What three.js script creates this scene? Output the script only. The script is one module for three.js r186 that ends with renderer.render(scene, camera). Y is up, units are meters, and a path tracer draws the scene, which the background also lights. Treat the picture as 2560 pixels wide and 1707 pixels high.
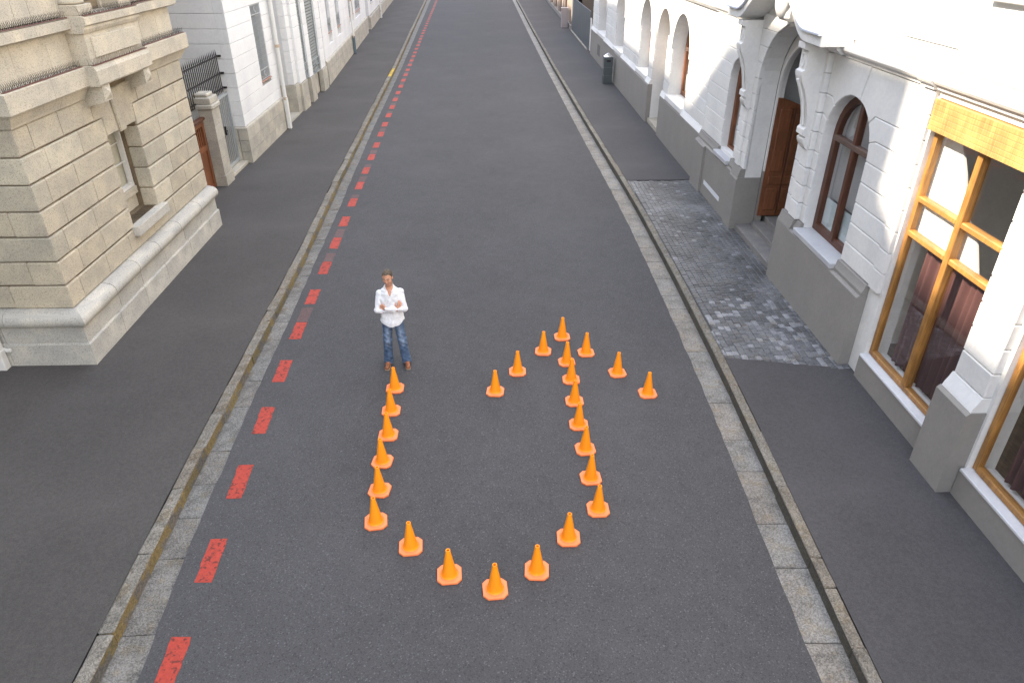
import * as THREE from 'three';
import { mergeGeometries, toCreasedNormals } from 'three/addons/utils/BufferGeometryUtils.js';

// ---------------------------------------------------------------- camera, sky, sun, exposure
const scene = new THREE.Scene();
const camera = new THREE.PerspectiveCamera(51.93, 1024 / 682, 0.1, 600);
{
  const p = 0.53262, yaw = 0.029956;
  camera.position.set(0, 6.5, 0);
  camera.lookAt(Math.sin(yaw) * Math.cos(p), 6.5 - Math.sin(p), -Math.cos(yaw) * Math.cos(p));
}
const SUN = new THREE.Vector3(-0.77, 0.643, 0.015).normalize();
{
  const w = 256, h = 128, d = new Float32Array(w * h * 4);
  for (let j = 0; j < h; j++) for (let i = 0; i < w; i++) {
    const el = (j + 0.5) / h * Math.PI - Math.PI / 2, e = Math.max(0, Math.sin(el));
    const k = Math.pow(1 - e, 2.2), o = (j * w + i) * 4;
    const below = el < 0 ? 0.35 : 1;
    d[o] = (0.82 + 0.36 * k) * below; d[o + 1] = (0.91 + 0.29 * k) * below; d[o + 2] = (1.12 + 0.08 * k) * below; d[o + 3] = 1;
  }
  const t = new THREE.DataTexture(d, w, h, THREE.RGBAFormat, THREE.FloatType);
  t.mapping = THREE.EquirectangularReflectionMapping; t.magFilter = THREE.LinearFilter; t.minFilter = THREE.LinearFilter; t.needsUpdate = true;
  scene.background = t; scene.environment = t;
}
const sun = new THREE.DirectionalLight(0xfff0da, 5);
sun.position.copy(SUN).multiplyScalar(80).add(new THREE.Vector3(0, 0, -25));
sun.target.position.set(0, 0, -25); sun.castShadow = true; sun.shadow.mapSize.set(4096, 4096);
Object.assign(sun.shadow.camera, { left: -70, right: 70, top: 60, bottom: -60, near: 1, far: 220 });
sun.shadow.radius = 2.6;
scene.add(sun, sun.target);
const renderer = new THREE.WebGLRenderer({ antialias: true });
renderer.setSize(1024, 682);
renderer.toneMapping = THREE.LinearToneMapping;
renderer.toneMappingExposure = 3.0;
renderer.shadowMap.enabled = true;

// ---------------------------------------------------------------- helpers
let seed = 20240611;
const rnd = () => { seed = (seed + 0x6D2B79F5) | 0; let t = Math.imul(seed ^ (seed >>> 15), 1 | seed); t = (t + Math.imul(t ^ (t >>> 7), 61 | t)) ^ t; return ((t ^ (t >>> 14)) >>> 0) / 4294967296; };
const rr = (a, b) => a + (b - a) * rnd();
const lerp = (a, b, t) => a + (b - a) * t;
const clamp = (x, a, b) => Math.min(b, Math.max(a, x));
const smooth = (a, b, x) => { const t = clamp((x - a) / (b - a), 0, 1); return t * t * (3 - 2 * t); };
function hash(x, y, s) { let h = Math.imul(x, 374761393) + Math.imul(y, 668265263) + Math.imul(s, 974634777) | 0; h = Math.imul(h ^ (h >>> 13), 1274126177); return ((h ^ (h >>> 16)) >>> 0) / 4294967296; }
function vnoise(x, y, per, s) {         // tileable value noise, period per (cells)
  const xi = Math.floor(x), yi = Math.floor(y), fx = x - xi, fy = y - yi;
  const m = (a) => ((a % per) + per) % per, u = fx * fx * (3 - 2 * fx), v = fy * fy * (3 - 2 * fy);
  const a = hash(m(xi), m(yi), s), b = hash(m(xi + 1), m(yi), s), c = hash(m(xi), m(yi + 1), s), d = hash(m(xi + 1), m(yi + 1), s);
  return lerp(lerp(a, b, u), lerp(c, d, u), v);
}
function fbm(x, y, cells, oct, s) { let a = 0, w = 0, k = 1; for (let o = 0; o < oct; o++) { a += k * vnoise(x * cells, y * cells, cells, s + o); w += k; k *= 0.55; cells *= 2; } return a / w; }
function tex(n, tile, f, srgb = true) { // f(u,v,i,j) -> [r,g,b] or number in 0..1
  const d = new Uint8Array(n * n * 4);
  for (let j = 0; j < n; j++) for (let i = 0; i < n; i++) {
    const c = f(i / n, j / n, i, j), o = (j * n + i) * 4;
    if (typeof c === 'number') { d[o] = d[o + 1] = d[o + 2] = clamp(c, 0, 1) * 255; } else for (let k = 0; k < 3; k++) d[o + k] = clamp(c[k], 0, 1) * 255;
    d[o + 3] = 255;
  }
  const t = new THREE.DataTexture(d, n, n); t.wrapS = t.wrapT = THREE.RepeatWrapping; t.magFilter = THREE.LinearFilter; t.minFilter = THREE.LinearMipmapLinearFilter; t.generateMipmaps = true;
  t.repeat.set(1 / tile, 1 / tile); if (srgb) t.colorSpace = THREE.SRGBColorSpace; t.needsUpdate = true; return t;
}
const col = (r, g, b) => new THREE.Color().setRGB(r, g, b);
function M(c, o = {}) { return new THREE.MeshStandardMaterial({ color: Array.isArray(c) ? col(...c) : c, roughness: 0.85, ...o }); }

// textures: colour grain only (multiplied with each material's own colour)
const asphaltGrain = new Float32Array(2048 * 2048);
{
  for (let k = 0; k < asphaltGrain.length; k++) asphaltGrain[k] = 0.5 + (hash(k, 7, 3) - 0.5) * 0.35;
  for (let q = 0; q < 190000; q++) {          // small stones of the mix, each its own tone
    const x = (rnd() * 2048) | 0, y = (rnd() * 2048) | 0, r = rr(0.8, 2.3), t = rnd(), v = t < 0.08 ? rr(0.85, 1.15) : rr(0.2, 0.72);
    for (let b = -2; b <= 2; b++) for (let a = -2; a <= 2; a++) if (a * a + b * b <= r * r) asphaltGrain[((y + b) & 2047) * 2048 + ((x + a) & 2047)] = v;
  }
}
const T = {};
T.asphalt = tex(2048, 8, (u, v, i, j) => { const g = asphaltGrain[j * 2048 + i], c = fbm(u, v, 4, 5, 11) - 0.5, f = fbm(u, v, 40, 3, 12) - 0.5; const k = 0.78 + 0.56 * (g - 0.5) + 0.12 * c + 0.06 * f; return [k, k * 0.995, k * 0.99]; });
T.asphaltB = tex(1024, 4, (u, v, i, j) => asphaltGrain[j * 2048 + i], false);
T.pave = tex(1024, 5, (u, v, i, j) => { const g = hash(i, j, 91), m = fbm(u, v, 160, 2, 55) - 0.5, c = fbm(u, v, 5, 5, 51) - 0.5; const k = 0.82 + 0.2 * (g - 0.5) + 0.12 * m + 0.16 * c; return [k, k * 0.99, k * 0.985]; });
T.granite = tex(1024, 1.6, (u, v, i, j) => { const a = fbm(u, v, 190, 2, 21), b = fbm(u, v, 256, 2, 22), c = fbm(u, v, 5, 4, 23) - 0.5; let k = 0.86 + 0.2 * c; const dk = smooth(0.6, 0.72, a), lt = smooth(0.62, 0.75, b); k = k * (1 - 0.2 * dk) + 0.07 * lt; k += (hash(i, j, 5) - 0.5) * 0.08; return [k, k * (0.985 - 0.02 * c), k * (0.955 - 0.06 * c)]; });
T.graniteB = tex(512, 0.8, (u, v) => fbm(u, v, 100, 2, 24), false);
T.plaster = tex(1024, 4, (u, v, i, j) => { const c = fbm(u, v, 6, 5, 31) - 0.5, f = fbm(u, v, 90, 3, 32) - 0.5; const k = 0.94 + 0.09 * c + 0.05 * f + (hash(i, j, 6) - 0.5) * 0.02; return [k, k, k * (0.995 - 0.02 * c)]; });
T.plasterB = tex(512, 1.2, (u, v) => fbm(u, v, 40, 4, 33), false);
T.kerb = tex(1024, 1.2, (u, v, i, j) => { const a = fbm(u, v, 90, 3, 41), c = fbm(u, v, 7, 4, 42) - 0.5, s = smooth(0.56, 0.7, fbm(u, v, 9, 4, 43)); let k = 0.82 + 0.6 * (a - 0.5) + 0.34 * c + (hash(i, j, 8) - 0.5) * 0.14; return [k, k * (0.985 - 0.03 * s), k * (0.965 - 0.08 * s)]; });
T.kerbStain = tex(512, 1.1, (u, v, i, j) => { const a = fbm(u, v, 60, 3, 44), c = fbm(u, v, 6, 5, 45), st = smooth(0.45, 0.62, c); const k = 0.8 + 0.5 * (a - 0.5) + (hash(i, j, 3) - 0.5) * 0.12; return [k * lerp(1, 0.85, st), k * lerp(0.97, 0.9, st), k * lerp(0.8, 1.05, st)]; });
T.wood = tex(512, 1, (u, v) => { const g = fbm(u, v * 0.07 + 0.03 * Math.sin(u * 40), 64, 4, 61), c = fbm(u, v, 5, 3, 62) - 0.5; const k = 0.82 + 0.34 * (g - 0.5) + 0.18 * c; return [k, k * 0.98, k * 0.94]; });
T.denim = tex(512, 0.5, (u, v, i, j) => { const c = fbm(u, v, 9, 4, 71), f = ((i + j) & 3) / 3; const k = 0.72 + 0.42 * (c - 0.5) + 0.08 * f + (hash(i, j, 9) - 0.5) * 0.16; return [k * 0.98, k, k * 1.03]; });
T.cloth = tex(256, 0.3, (u, v, i, j) => 0.93 + (hash(i, j, 10) - 0.5) * 0.06 + 0.05 * (fbm(u, v, 12, 3, 72) - 0.5));

// frames: local (s along the wall, h up, n out of it)
function frame(ox, oz, dx, dz) { const l = Math.hypot(dx, dz); dx /= l; dz /= l; return new THREE.Matrix4().makeBasis(new THREE.Vector3(dx, 0, dz), new THREE.Vector3(0, 1, 0), new THREE.Vector3(-dz, 0, dx)).setPosition(ox, 0, oz); }
const GROUND = new THREE.Matrix4().makeBasis(new THREE.Vector3(1, 0, 0), new THREE.Vector3(0, 0, -1), new THREE.Vector3(0, 1, 0)); // s = x, h = -z, n = up
function boxUV(g, off = [0, 0]) {       // uv in metres from the dominant axis of each face
  if (g.index) g = g.toNonIndexed();
  const p = g.attributes.position, n = g.attributes.normal, uv = new Float32Array(p.count * 2);
  for (let i = 0; i < p.count; i++) {
    const ax = Math.abs(n.getX(i)), ay = Math.abs(n.getY(i)), az = Math.abs(n.getZ(i)); let a, b;
    if (ay >= ax && ay >= az) { a = p.getX(i); b = p.getZ(i); } else if (ax >= az) { a = p.getZ(i); b = p.getY(i); } else { a = p.getX(i); b = p.getY(i); }
    uv[i * 2] = a + off[0]; uv[i * 2 + 1] = b + off[1];
  }
  g.setAttribute('uv', new THREE.BufferAttribute(uv, 2)); return g;
}
function fromTris(v, crease) {          // v: flat array of triangle corner coordinates
  let g = new THREE.BufferGeometry(); g.setAttribute('position', new THREE.Float32BufferAttribute(v, 3)); g.computeVertexNormals();
  if (crease) g = toCreasedNormals(g, crease); return g;
}
// chamfered block, chamfers cs, ch, cn per axis; jit displaces corners
function cblk(s0, s1, h0, h1, n0, n1, ch = 0.006, cs = ch, cn = Math.max(ch, cs), jit = 0) {
  const c = [(s0 + s1) / 2, (h0 + h1) / 2, (n0 + n1) / 2], e = [(s1 - s0) / 2, (h1 - h0) / 2, (n1 - n0) / 2], k = [cs, ch, cn], v = [];
  const J = {}; const jv = (x, y, z) => { const id = (x > 0) * 4 + (y > 0) * 2 + (z > 0) * 1; return J[id] || (J[id] = [rr(-jit, jit), rr(-jit, jit), rr(-jit, jit)]); };
  const pt = (a, sg) => { const j = jit ? jv(...sg) : [0, 0, 0]; return [0, 1, 2].map((q) => c[q] + sg[q] * (q === a ? e[q] : Math.max(e[q] - k[q], e[q] * 0.05)) + j[q]); };
  const tri = (A, B, C) => { const ux = B[0] - A[0], uy = B[1] - A[1], uz = B[2] - A[2], wx = C[0] - A[0], wy = C[1] - A[1], wz = C[2] - A[2]; const nx = uy * wz - uz * wy, ny = uz * wx - ux * wz, nz = ux * wy - uy * wx; if (nx * (A[0] - c[0]) + ny * (A[1] - c[1]) + nz * (A[2] - c[2]) < 0) v.push(...A, ...C, ...B); else v.push(...A, ...B, ...C); };
  const S = [-1, 1];
  for (let a = 0; a < 3; a++) for (const q of S) { const b = (a + 1) % 3, d = (a + 2) % 3, P = (x, y) => { const sg = []; sg[a] = q; sg[b] = x; sg[d] = y; return pt(a, sg); }; tri(P(-1, -1), P(1, -1), P(1, 1)); tri(P(-1, -1), P(1, 1), P(-1, 1)); }
  for (let a = 0; a < 3; a++) { const b = (a + 1) % 3, d = (a + 2) % 3; for (const x of S) for (const y of S) { const P = (f, z) => { const sg = []; sg[a] = z; sg[b] = x; sg[d] = y; return pt(f, sg); }; tri(P(b, -1), P(b, 1), P(d, 1)); tri(P(b, -1), P(d, 1), P(d, -1)); } }
  for (const x of S) for (const y of S) for (const z of S) tri(pt(0, [x, y, z]), pt(1, [x, y, z]), pt(2, [x, y, z]));
  return fromTris(v);
}
function box(s0, s1, h0, h1, n0, n1) { const g = new THREE.BoxGeometry(s1 - s0, h1 - h0, n1 - n0); g.translate((s0 + s1) / 2, (h0 + h1) / 2, (n0 + n1) / 2); return g.toNonIndexed(); }
// moulding: closed profile [[n,h],...] run along s, with mitres (m0, m1 = change of s per n)
function mould(prof, s0, s1, m0 = 0, m1 = 0, crease = 0.36) {
  const v = [], N = prof.length, area = prof.reduce((a, p, i) => { const q = prof[(i + 1) % N]; return a + p[0] * q[1] - q[0] * p[1]; }, 0);
  const P = area > 0 ? prof : prof.slice().reverse();
  const A = P.map(([n, h]) => [s0 - m0 * n, h, n]), B = P.map(([n, h]) => [s1 + m1 * n, h, n]);
  for (let i = 0; i < N; i++) { const j = (i + 1) % N; v.push(...A[i], ...A[j], ...B[j], ...A[i], ...B[j], ...B[i]); }
  const f = THREE.ShapeUtils.triangulateShape(P.map(([n, h]) => new THREE.Vector2(n, h)), []);
  for (const [a, b, c] of f) { v.push(...A[a], ...A[c], ...A[b], ...B[a], ...B[b], ...B[c]); }
  // sides wind for n x h orientation: flip so that normals point outwards
  for (let i = 0; i < v.length; i += 9) { for (let k = 0; k < 3; k++) { const t = v[i + 3 + k]; v[i + 3 + k] = v[i + 6 + k]; v[i + 6 + k] = t; } }
  return fromTris(v, crease);
}
function poly(pts, n0, n1, c = 0) {     // polygon in (s,h) given thickness n0..n1, chamfered by c
  const sh = new THREE.Shape(pts.map(([a, b]) => new THREE.Vector2(a, b)));
  const g = new THREE.ExtrudeGeometry(sh, c ? { depth: n1 - n0 - 2 * c, bevelEnabled: true, bevelThickness: c, bevelSize: c, bevelOffset: -c, bevelSegments: 1, curveSegments: 6 } : { depth: n1 - n0, bevelEnabled: false });
  g.translate(0, 0, n0 + c); return g.toNonIndexed ? (g.index ? g.toNonIndexed() : g) : g;
}
const arc = (sc, h, r, a0, a1, k, ry = r) => Array.from({ length: k + 1 }, (_, i) => { const a = lerp(a0, a1, i / k); return [sc + r * Math.cos(a), h + ry * Math.sin(a)]; });
function wallShape(outer, holes, n0, n1) {
  const sh = new THREE.Shape(outer.map(([a, b]) => new THREE.Vector2(a, b)));
  for (const h of holes) sh.holes.push(new THREE.Path(h.map(([a, b]) => new THREE.Vector2(a, b))));
  const g = new THREE.ExtrudeGeometry(sh, { depth: n1 - n0, bevelEnabled: false }); g.translate(0, 0, n0); return g;
}
const archRing = (s0, s1, h0, sp, ry, t, ti = t) => { const r = (s1 - s0) / 2, c = (s0 + s1) / 2; return [[s0, h0], ...arc(c, sp, r, Math.PI, 0, 20, ry), [s1, h0], [s1 - t, h0], ...arc(c, sp, r - t, 0, Math.PI, 20, ry - ti), [s0 + t, h0]]; };
const rect = (s0, s1, h0, h1) => [[s0, h0], [s1, h0], [s1, h1], [s0, h1]];
const archHole = (s0, s1, h0, spring, k = 14, ry) => { const r = (s1 - s0) / 2; return [[s0, h0], [s1, h0], ...arc((s0 + s1) / 2, spring, r, 0, Math.PI, k, ry || r)]; };
function tube(pts, r, seg = 8, n = 0) { return new THREE.TubeGeometry(new THREE.CatmullRomCurve3(pts.map((p) => new THREE.Vector3(...p)), false, 'catmullrom', 0.1), n || pts.length * 4, r, seg, false); }

const used = {};
function numbered(n) { used[n] = (used[n] || 0) + 1; return used[n] === 1 ? n : n + '_' + String(used[n] - 1).padStart(3, '0'); }
function thing(name, label, category, base, group) {
  const g = new THREE.Group(); g.name = numbered(name); g.position.set(...base); g.userData = { label, category }; if (group) g.userData.group = group; scene.add(g); return g;
}
function setting(name, base = [0, 0, 0]) { const g = new THREE.Group(); g.name = numbered(name); g.position.set(...base); g.userData = { kind: 'structure' }; scene.add(g); return g; }
const baseOf = (o) => { while (o.parent && o.parent !== scene) o = o.parent; return o.position; };
// part(): geometry in the frame's coordinates becomes one named mesh under its parent
function part(parent, name, geo, mat, fr, uv = true) {
  if (Array.isArray(geo)) { geo = geo.map((g) => { g = g.index ? g.toNonIndexed() : g; for (const k of Object.keys(g.attributes)) if (!['position', 'normal'].includes(k)) g.deleteAttribute(k); return g; }); geo = mergeGeometries(geo); }
  if (fr) geo.applyMatrix4(fr);
  if (uv) geo = boxUV(geo, [0, 0]);
  const b = baseOf(parent); geo.translate(-b.x, -b.y, -b.z);
  const m = new THREE.Mesh(geo, mat); m.name = name; m.castShadow = m.receiveShadow = true; parent.add(m); return m;
}
function sheet(name, geo, mat) { const m = new THREE.Mesh(boxUV(geo), mat); m.name = numbered(name); m.userData.kind = 'structure'; m.receiveShadow = m.castShadow = true; scene.add(m); return m; }
function variants(c, spread, o, n = 5) { return Array.from({ length: n }, () => { const k = 1 + rr(-spread, spread), w = rr(-spread, spread) * 0.25; return M([c[0] * k * (1 + w), c[1] * k, c[2] * k * (1 - w)], o); }); }
const pick = (a) => a[(rnd() * a.length) | 0];

// ---------------------------------------------------------------- materials
const asphalt = M([0.106, 0.104, 0.107], { map: T.asphalt, bumpMap: T.asphaltB, bumpScale: 0.003, roughness: 1 });
const pavementWarm = M([0.092, 0.085, 0.079], { map: T.pave, bumpMap: T.asphaltB, bumpScale: 0.0015, roughness: 0.95 });
const pavement = M([0.086, 0.083, 0.086], { map: T.pave, bumpMap: T.asphaltB, bumpScale: 0.0015, roughness: 0.9 });
const stoneO = { map: T.granite, bumpMap: T.graniteB, bumpScale: 0.0022, roughness: 0.92 };
const stones = variants([0.63, 0.57, 0.46], 0.1, stoneO, 7);
const stoneSmooth = variants([0.68, 0.625, 0.52], 0.05, { ...stoneO, bumpScale: 0.0008 }, 5);
const stoneGrey = variants([0.62, 0.605, 0.565], 0.06, { ...stoneO, bumpScale: 0.0008 }, 5);
const joint = M([0.26, 0.2, 0.13], { map: T.granite });
const white = M([0.76, 0.75, 0.735], { map: T.plaster, bumpMap: T.plasterB, bumpScale: 0.0015, roughness: 0.8 });
const whites = variants([0.76, 0.75, 0.735], 0.02, { map: T.plaster, bumpMap: T.plasterB, bumpScale: 0.0015, roughness: 0.8 }, 4);
const whiteDim = M([0.6, 0.6, 0.6], { map: T.plaster, roughness: 0.85 });
const taupe = M([0.27, 0.252, 0.233], { map: T.plaster, bumpMap: T.plasterB, bumpScale: 0.002, roughness: 0.85 });
const plinthStone = variants([0.56, 0.53, 0.465], 0.06, { map: T.granite, bumpMap: T.graniteB, bumpScale: 0.002 }, 4);
const kerbMats = variants([0.27, 0.25, 0.215], 0.1, { map: T.kerb, bumpMap: T.graniteB, bumpScale: 0.014, roughness: 0.9 }, 6);
const kerbTan = variants([0.27, 0.21, 0.125], 0.22, { map: T.kerbStain, bumpMap: T.graniteB, bumpScale: 0.012, roughness: 0.9 }, 4);
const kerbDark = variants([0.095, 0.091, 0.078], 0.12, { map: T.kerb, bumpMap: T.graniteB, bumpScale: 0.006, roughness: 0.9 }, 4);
const gutterMats = variants([0.25, 0.245, 0.232], 0.1, { map: T.kerb, bumpMap: T.graniteB, bumpScale: 0.014, roughness: 0.85 }, 6);
const gutterWarm = variants([0.27, 0.258, 0.24], 0.09, { map: T.kerb, bumpMap: T.graniteB, bumpScale: 0.005, roughness: 0.7 }, 6);
const ironBlack = M([0.025, 0.02, 0.02], { roughness: 0.55, metalness: 0.3 });
const ironGrey = M([0.42, 0.44, 0.44], { roughness: 0.5, metalness: 0.4 });
const woodBrown = M([0.27, 0.1, 0.042], { map: T.wood, roughness: 0.5 });
const woodDark = M([0.13, 0.045, 0.022], { map: T.wood, roughness: 0.45 });
const woodGold = M([0.5, 0.25, 0.07], { map: T.wood, roughness: 0.42 });
const slatWood = M([0.6, 0.37, 0.14], { map: T.wood, roughness: 0.45 });
const glass = new THREE.MeshPhysicalMaterial({ color: 0xffffff, transmission: 1, thickness: 0, roughness: 0.02, ior: 1.5 });
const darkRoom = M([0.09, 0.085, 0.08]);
const shutterGrey = M([0.3, 0.32, 0.31], { map: T.plaster, roughness: 0.6 });
const blind = M([0.42, 0.43, 0.43], { roughness: 0.9 });
const pipeWhite = M([0.74, 0.72, 0.68], { map: T.plaster, roughness: 0.5 });
const rustStrip = M([0.13, 0.05, 0.04], { roughness: 0.7 });

// ---------------------------------------------------------------- ground, road, kerbs
const poly1 = (tab) => (z) => { const d = -z; if (d <= tab[0][0]) return tab[0][1] + (d - tab[0][0]) * (tab[1][1] - tab[0][1]) / (tab[1][0] - tab[0][0]); for (let i = 1; i < tab.length; i++) if (d <= tab[i][0] || i === tab.length - 1) return lerp(tab[i - 1][1], tab[i][1], (d - tab[i - 1][0]) / (tab[i][0] - tab[i - 1][0])); };
const rKerb = poly1([[4.2, 3.84], [7.2, 3.95], [9.7, 4.04], [13, 4.09], [17, 4.1], [20.4, 4.05], [25, 3.93], [31, 3.8], [40, 3.62], [58, 3.36], [82, 3.08], [130, 2.4]]);       // back edge
const rGut = (z) => rKerb(z) - 0.14 - lerp(0.42, 0.38, smooth(15, 40, -z));
const lKerb = poly1([[4.4, -4.27], [7.6, -4.385], [10.2, -4.43], [15.5, -4.55], [20.6, -4.74], [30.3, -5.02], [41, -5.3], [82, -6.74], [130, -8.6]]);
const lGut = poly1([[4.5, -3.7], [6.6, -3.84], [8.4, -3.91], [10.4, -3.97], [14, -4.06], [18.8, -4.2], [27, -4.5], [41.8, -4.87], [83, -6.2], [130, -7.9]]);
const ROAD = -0.18;
function strip(xa, xb, z0, z1, dz, y, ja = 0, jb = 0) {
  const v = []; let pa, pb, first = true;
  for (let z = z0; z >= z1 - 1e-6; z -= dz) { const a = [xa(z) + rr(-ja, ja), y, z], b = [xb(z) + rr(-jb, jb), y, z]; if (!first) v.push(...pa, ...pb, ...b, ...pa, ...b, ...a); pa = a; pb = b; first = false; }
  return fromTris(v);
}
sheet('ground', new THREE.PlaneGeometry(900, 900).rotateX(-Math.PI / 2).translate(0, -0.34, 0), pavement);
sheet('road', strip((z) => lGut(z) - 0.03, (z) => rGut(z) + 0.03, 14, -130, 0.25, ROAD, 0.012, 0.01), asphalt);
const PAV0 = -20.42, PAV1 = -9.95;
{
  const L = strip((z) => -60, (z) => lKerb(z) - 0.005, 14, -130, 1, 0);
  sheet('pavement_west', L, pavementWarm);
  const far = strip((z) => rKerb(z) + 0.005, () => 60, PAV0, -130, 1, 0).toNonIndexed();
  const pts = []; for (let z = -9.9; z <= 14; z += 0.95) pts.push(z);
  const w = []; for (let i = 1; i < pts.length; i++) { const z1 = pts[i - 1], z0 = pts[i], a = [rKerb(z0) + 0.005, 0, z0], b = [60, 0, z0], c = [60, 0, z1], d = [rKerb(z1) + 0.005, 0, z1]; w.push(...a, ...b, ...c, ...a, ...c, ...d); }
  { const a = [rKerb(-9.9) + 0.005, 0, -9.9], b = [60, 0, -9.9], c = [6.3, 0, -9.9], d = [rKerb(-10.35) + 0.005, 0, -10.35]; w.push(...a, ...c, ...d); w.push(...[6.3, 0, -9.9], ...b, ...[60, 0, PAV0], ...[6.3, 0, -9.9], ...[60, 0, PAV0], ...[6.3, 0, PAV0]); }
  sheet('pavement_east', mergeGeometries([far, fromTris(w)]), pavement);
}
{ // sett-paved stretch of the east pavement
  const g = setting('sett_paving', [5, 0, -15]);
  const bed = strip((z) => rKerb(z) + 0.004, () => 6.6, -9.8, PAV0, 0.53, -0.022); part(g, 'mortar_bed', bed, M([0.075, 0.075, 0.078], { map: T.pave }));
  const so = { map: T.kerb, bumpMap: T.graniteB, bumpScale: 0.004, roughness: 0.36 };
  const tones = [0.11, 0.14, 0.165, 0.19, 0.225, 0.34].map((k) => M([k * 0.94, k * 0.98, k * 1.08], so));
  const shadeAt = (x, z) => fbm((x + 40) / 40, (z + 40) / 40, 40, 3, 77);
  const all = [];
  const cw = 0.118;
  for (let x = 4.0; x < 6.2; x += cw) {
    let z = PAV0 + 0.01 + rnd() * 0.1;
    while (z < -9.9) {
      const big = z > -12.6, L = big ? (rnd() < 0.3 ? 0.2 : 0.14) : rr(0.095, 0.125), z2 = z + L, zc = (z + z2) / 2;
      const edge = lerp(-10.35, -9.9, clamp((x - 4.05) / 1.9, 0, 1)), x0 = Math.max(x, rKerb(zc) + 0.012);
      if (z2 > edge - 0.004) { if (edge - z > 0.05) all.push([x0, x + cw, z, edge - 0.006]); break; }
      if (x + cw - x0 > 0.04) all.push([x0, x + cw, z, z2]); z = z2;
    }
  }
  all.sort((a, b) => b[3] - a[3]);
  const rest = tones.map(() => []);
  all.forEach(([x0, x1, z0, z1], i) => {
    const j = 0.004, geo = cblk(x0 + j, x1 - j, -z1 + j, -z0 - j, -0.09, rr(-0.006, 0.003), 0.008, 0.008, 0.006, 0.0025);
    const zc = (z0 + z1) / 2, d = shadeAt(x0, zc); let k = Math.floor(clamp((d - 0.28) * 9 + rr(-1.2, 1.2), 0, 4)); if (zc > -12.6 && rnd() < 0.2) k = 5; else if (rnd() < 0.03) k = 5;
    if (i < 300) part(g, 'sett', geo, tones[k], GROUND); else rest[k].push(geo);
  });
  rest.forEach((r, k) => { if (r.length) { const m = part(g, 'far_setts', r, tones[k], GROUND); m.userData.kind = 'stuff'; } });
}
function kerbRun(name, gname, kx, side, gx, zEnd) {
  // side +1: east kerb (pavement at larger x). kerb stones then gutter stones
  const K = setting(name, [kx(-20), 0, -20]), Gt = setting(gname, [gx(-20), 0, -20]);
  const wK = side > 0 ? 0.14 : 0.16;
  let z = 6, count = 0;
  while (z > zEnd) {
    const L = (rnd() < 0.15 ? rr(0.28, 0.5) : rr(0.7, 1.3)) * (z < -55 ? 3 : 1), z2 = Math.max(z - L, zEnd), a = kx(z), b = kx(z2), zc = (z + z2) / 2;
    const dir = Math.atan2(b - a, z - z2), fr = new THREE.Matrix4().makeRotationY(-dir).setPosition((a + b) / 2, 0, zc).multiply(GROUND);
    const len = (z - z2) / 2, s0 = side > 0 ? -wK : 0, s1 = side > 0 ? 0 : wK, top = rr(-0.004, 0.012);
    const yellow = side < 0 && zc < -38.2 && zc > -40.4;
    if (side < 0) {   // weathered top slab over an ochre face
      const st = part(K, 'kerb_stone', cblk(s0, s1, -len + 0.004, len - 0.004, -0.03, top, 0.012, 0.018, 0.014, 0.012), yellow ? M([0.6, 0.42, 0.06], { map: T.kerb }) : pick(kerbMats), fr);
      part(st, 'kerb_face', cblk(s0 + 0.02, s1 - 0.002 + rr(-0.002, 0.02), -len + 0.004, len - 0.004, -0.3, -0.031, 0.008, 0.008, 0.008, 0.01), pick(kerbTan), fr);
    } else {
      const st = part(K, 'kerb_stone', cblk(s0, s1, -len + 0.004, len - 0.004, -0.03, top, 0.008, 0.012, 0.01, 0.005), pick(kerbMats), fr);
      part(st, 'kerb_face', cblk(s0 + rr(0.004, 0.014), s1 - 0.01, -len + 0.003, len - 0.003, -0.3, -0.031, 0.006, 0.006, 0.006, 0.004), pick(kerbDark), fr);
    }
    z = z2; count++;
  }
  z = 6;
  while (z > zEnd) {
    const L = rr(0.55, 1.15) * (z < -50 ? 3 : 1), z2 = Math.max(z - L, zEnd), zc = (z + z2) / 2, a = kx(z), b = kx(z2);
    const dir = Math.atan2(b - a, z - z2), fr = new THREE.Matrix4().makeRotationY(-dir).setPosition((a + b) / 2, 0, zc).multiply(GROUND), len = (z - z2) / 2;
    const w = Math.abs(gx(zc) - kx(zc)), s0 = side > 0 ? -w - 0.05 : wK - 0.03, s1 = side > 0 ? -wK + 0.03 : w + 0.05;
    part(Gt, 'gutter_stone', cblk(s0, s1, -len + 0.005, len - 0.005, -0.3, ROAD - 0.014 + rr(-0.003, 0.003), 0.008, 0.012, 0.008, 0.005), pick(side > 0 ? gutterWarm : gutterMats), fr);
    z = z2;
  }
}
kerbRun('kerb_east', 'gutter_east', rKerb, 1, rGut, -130);
kerbRun('kerb_west', 'gutter_west', lKerb, -1, lGut, -130);
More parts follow.
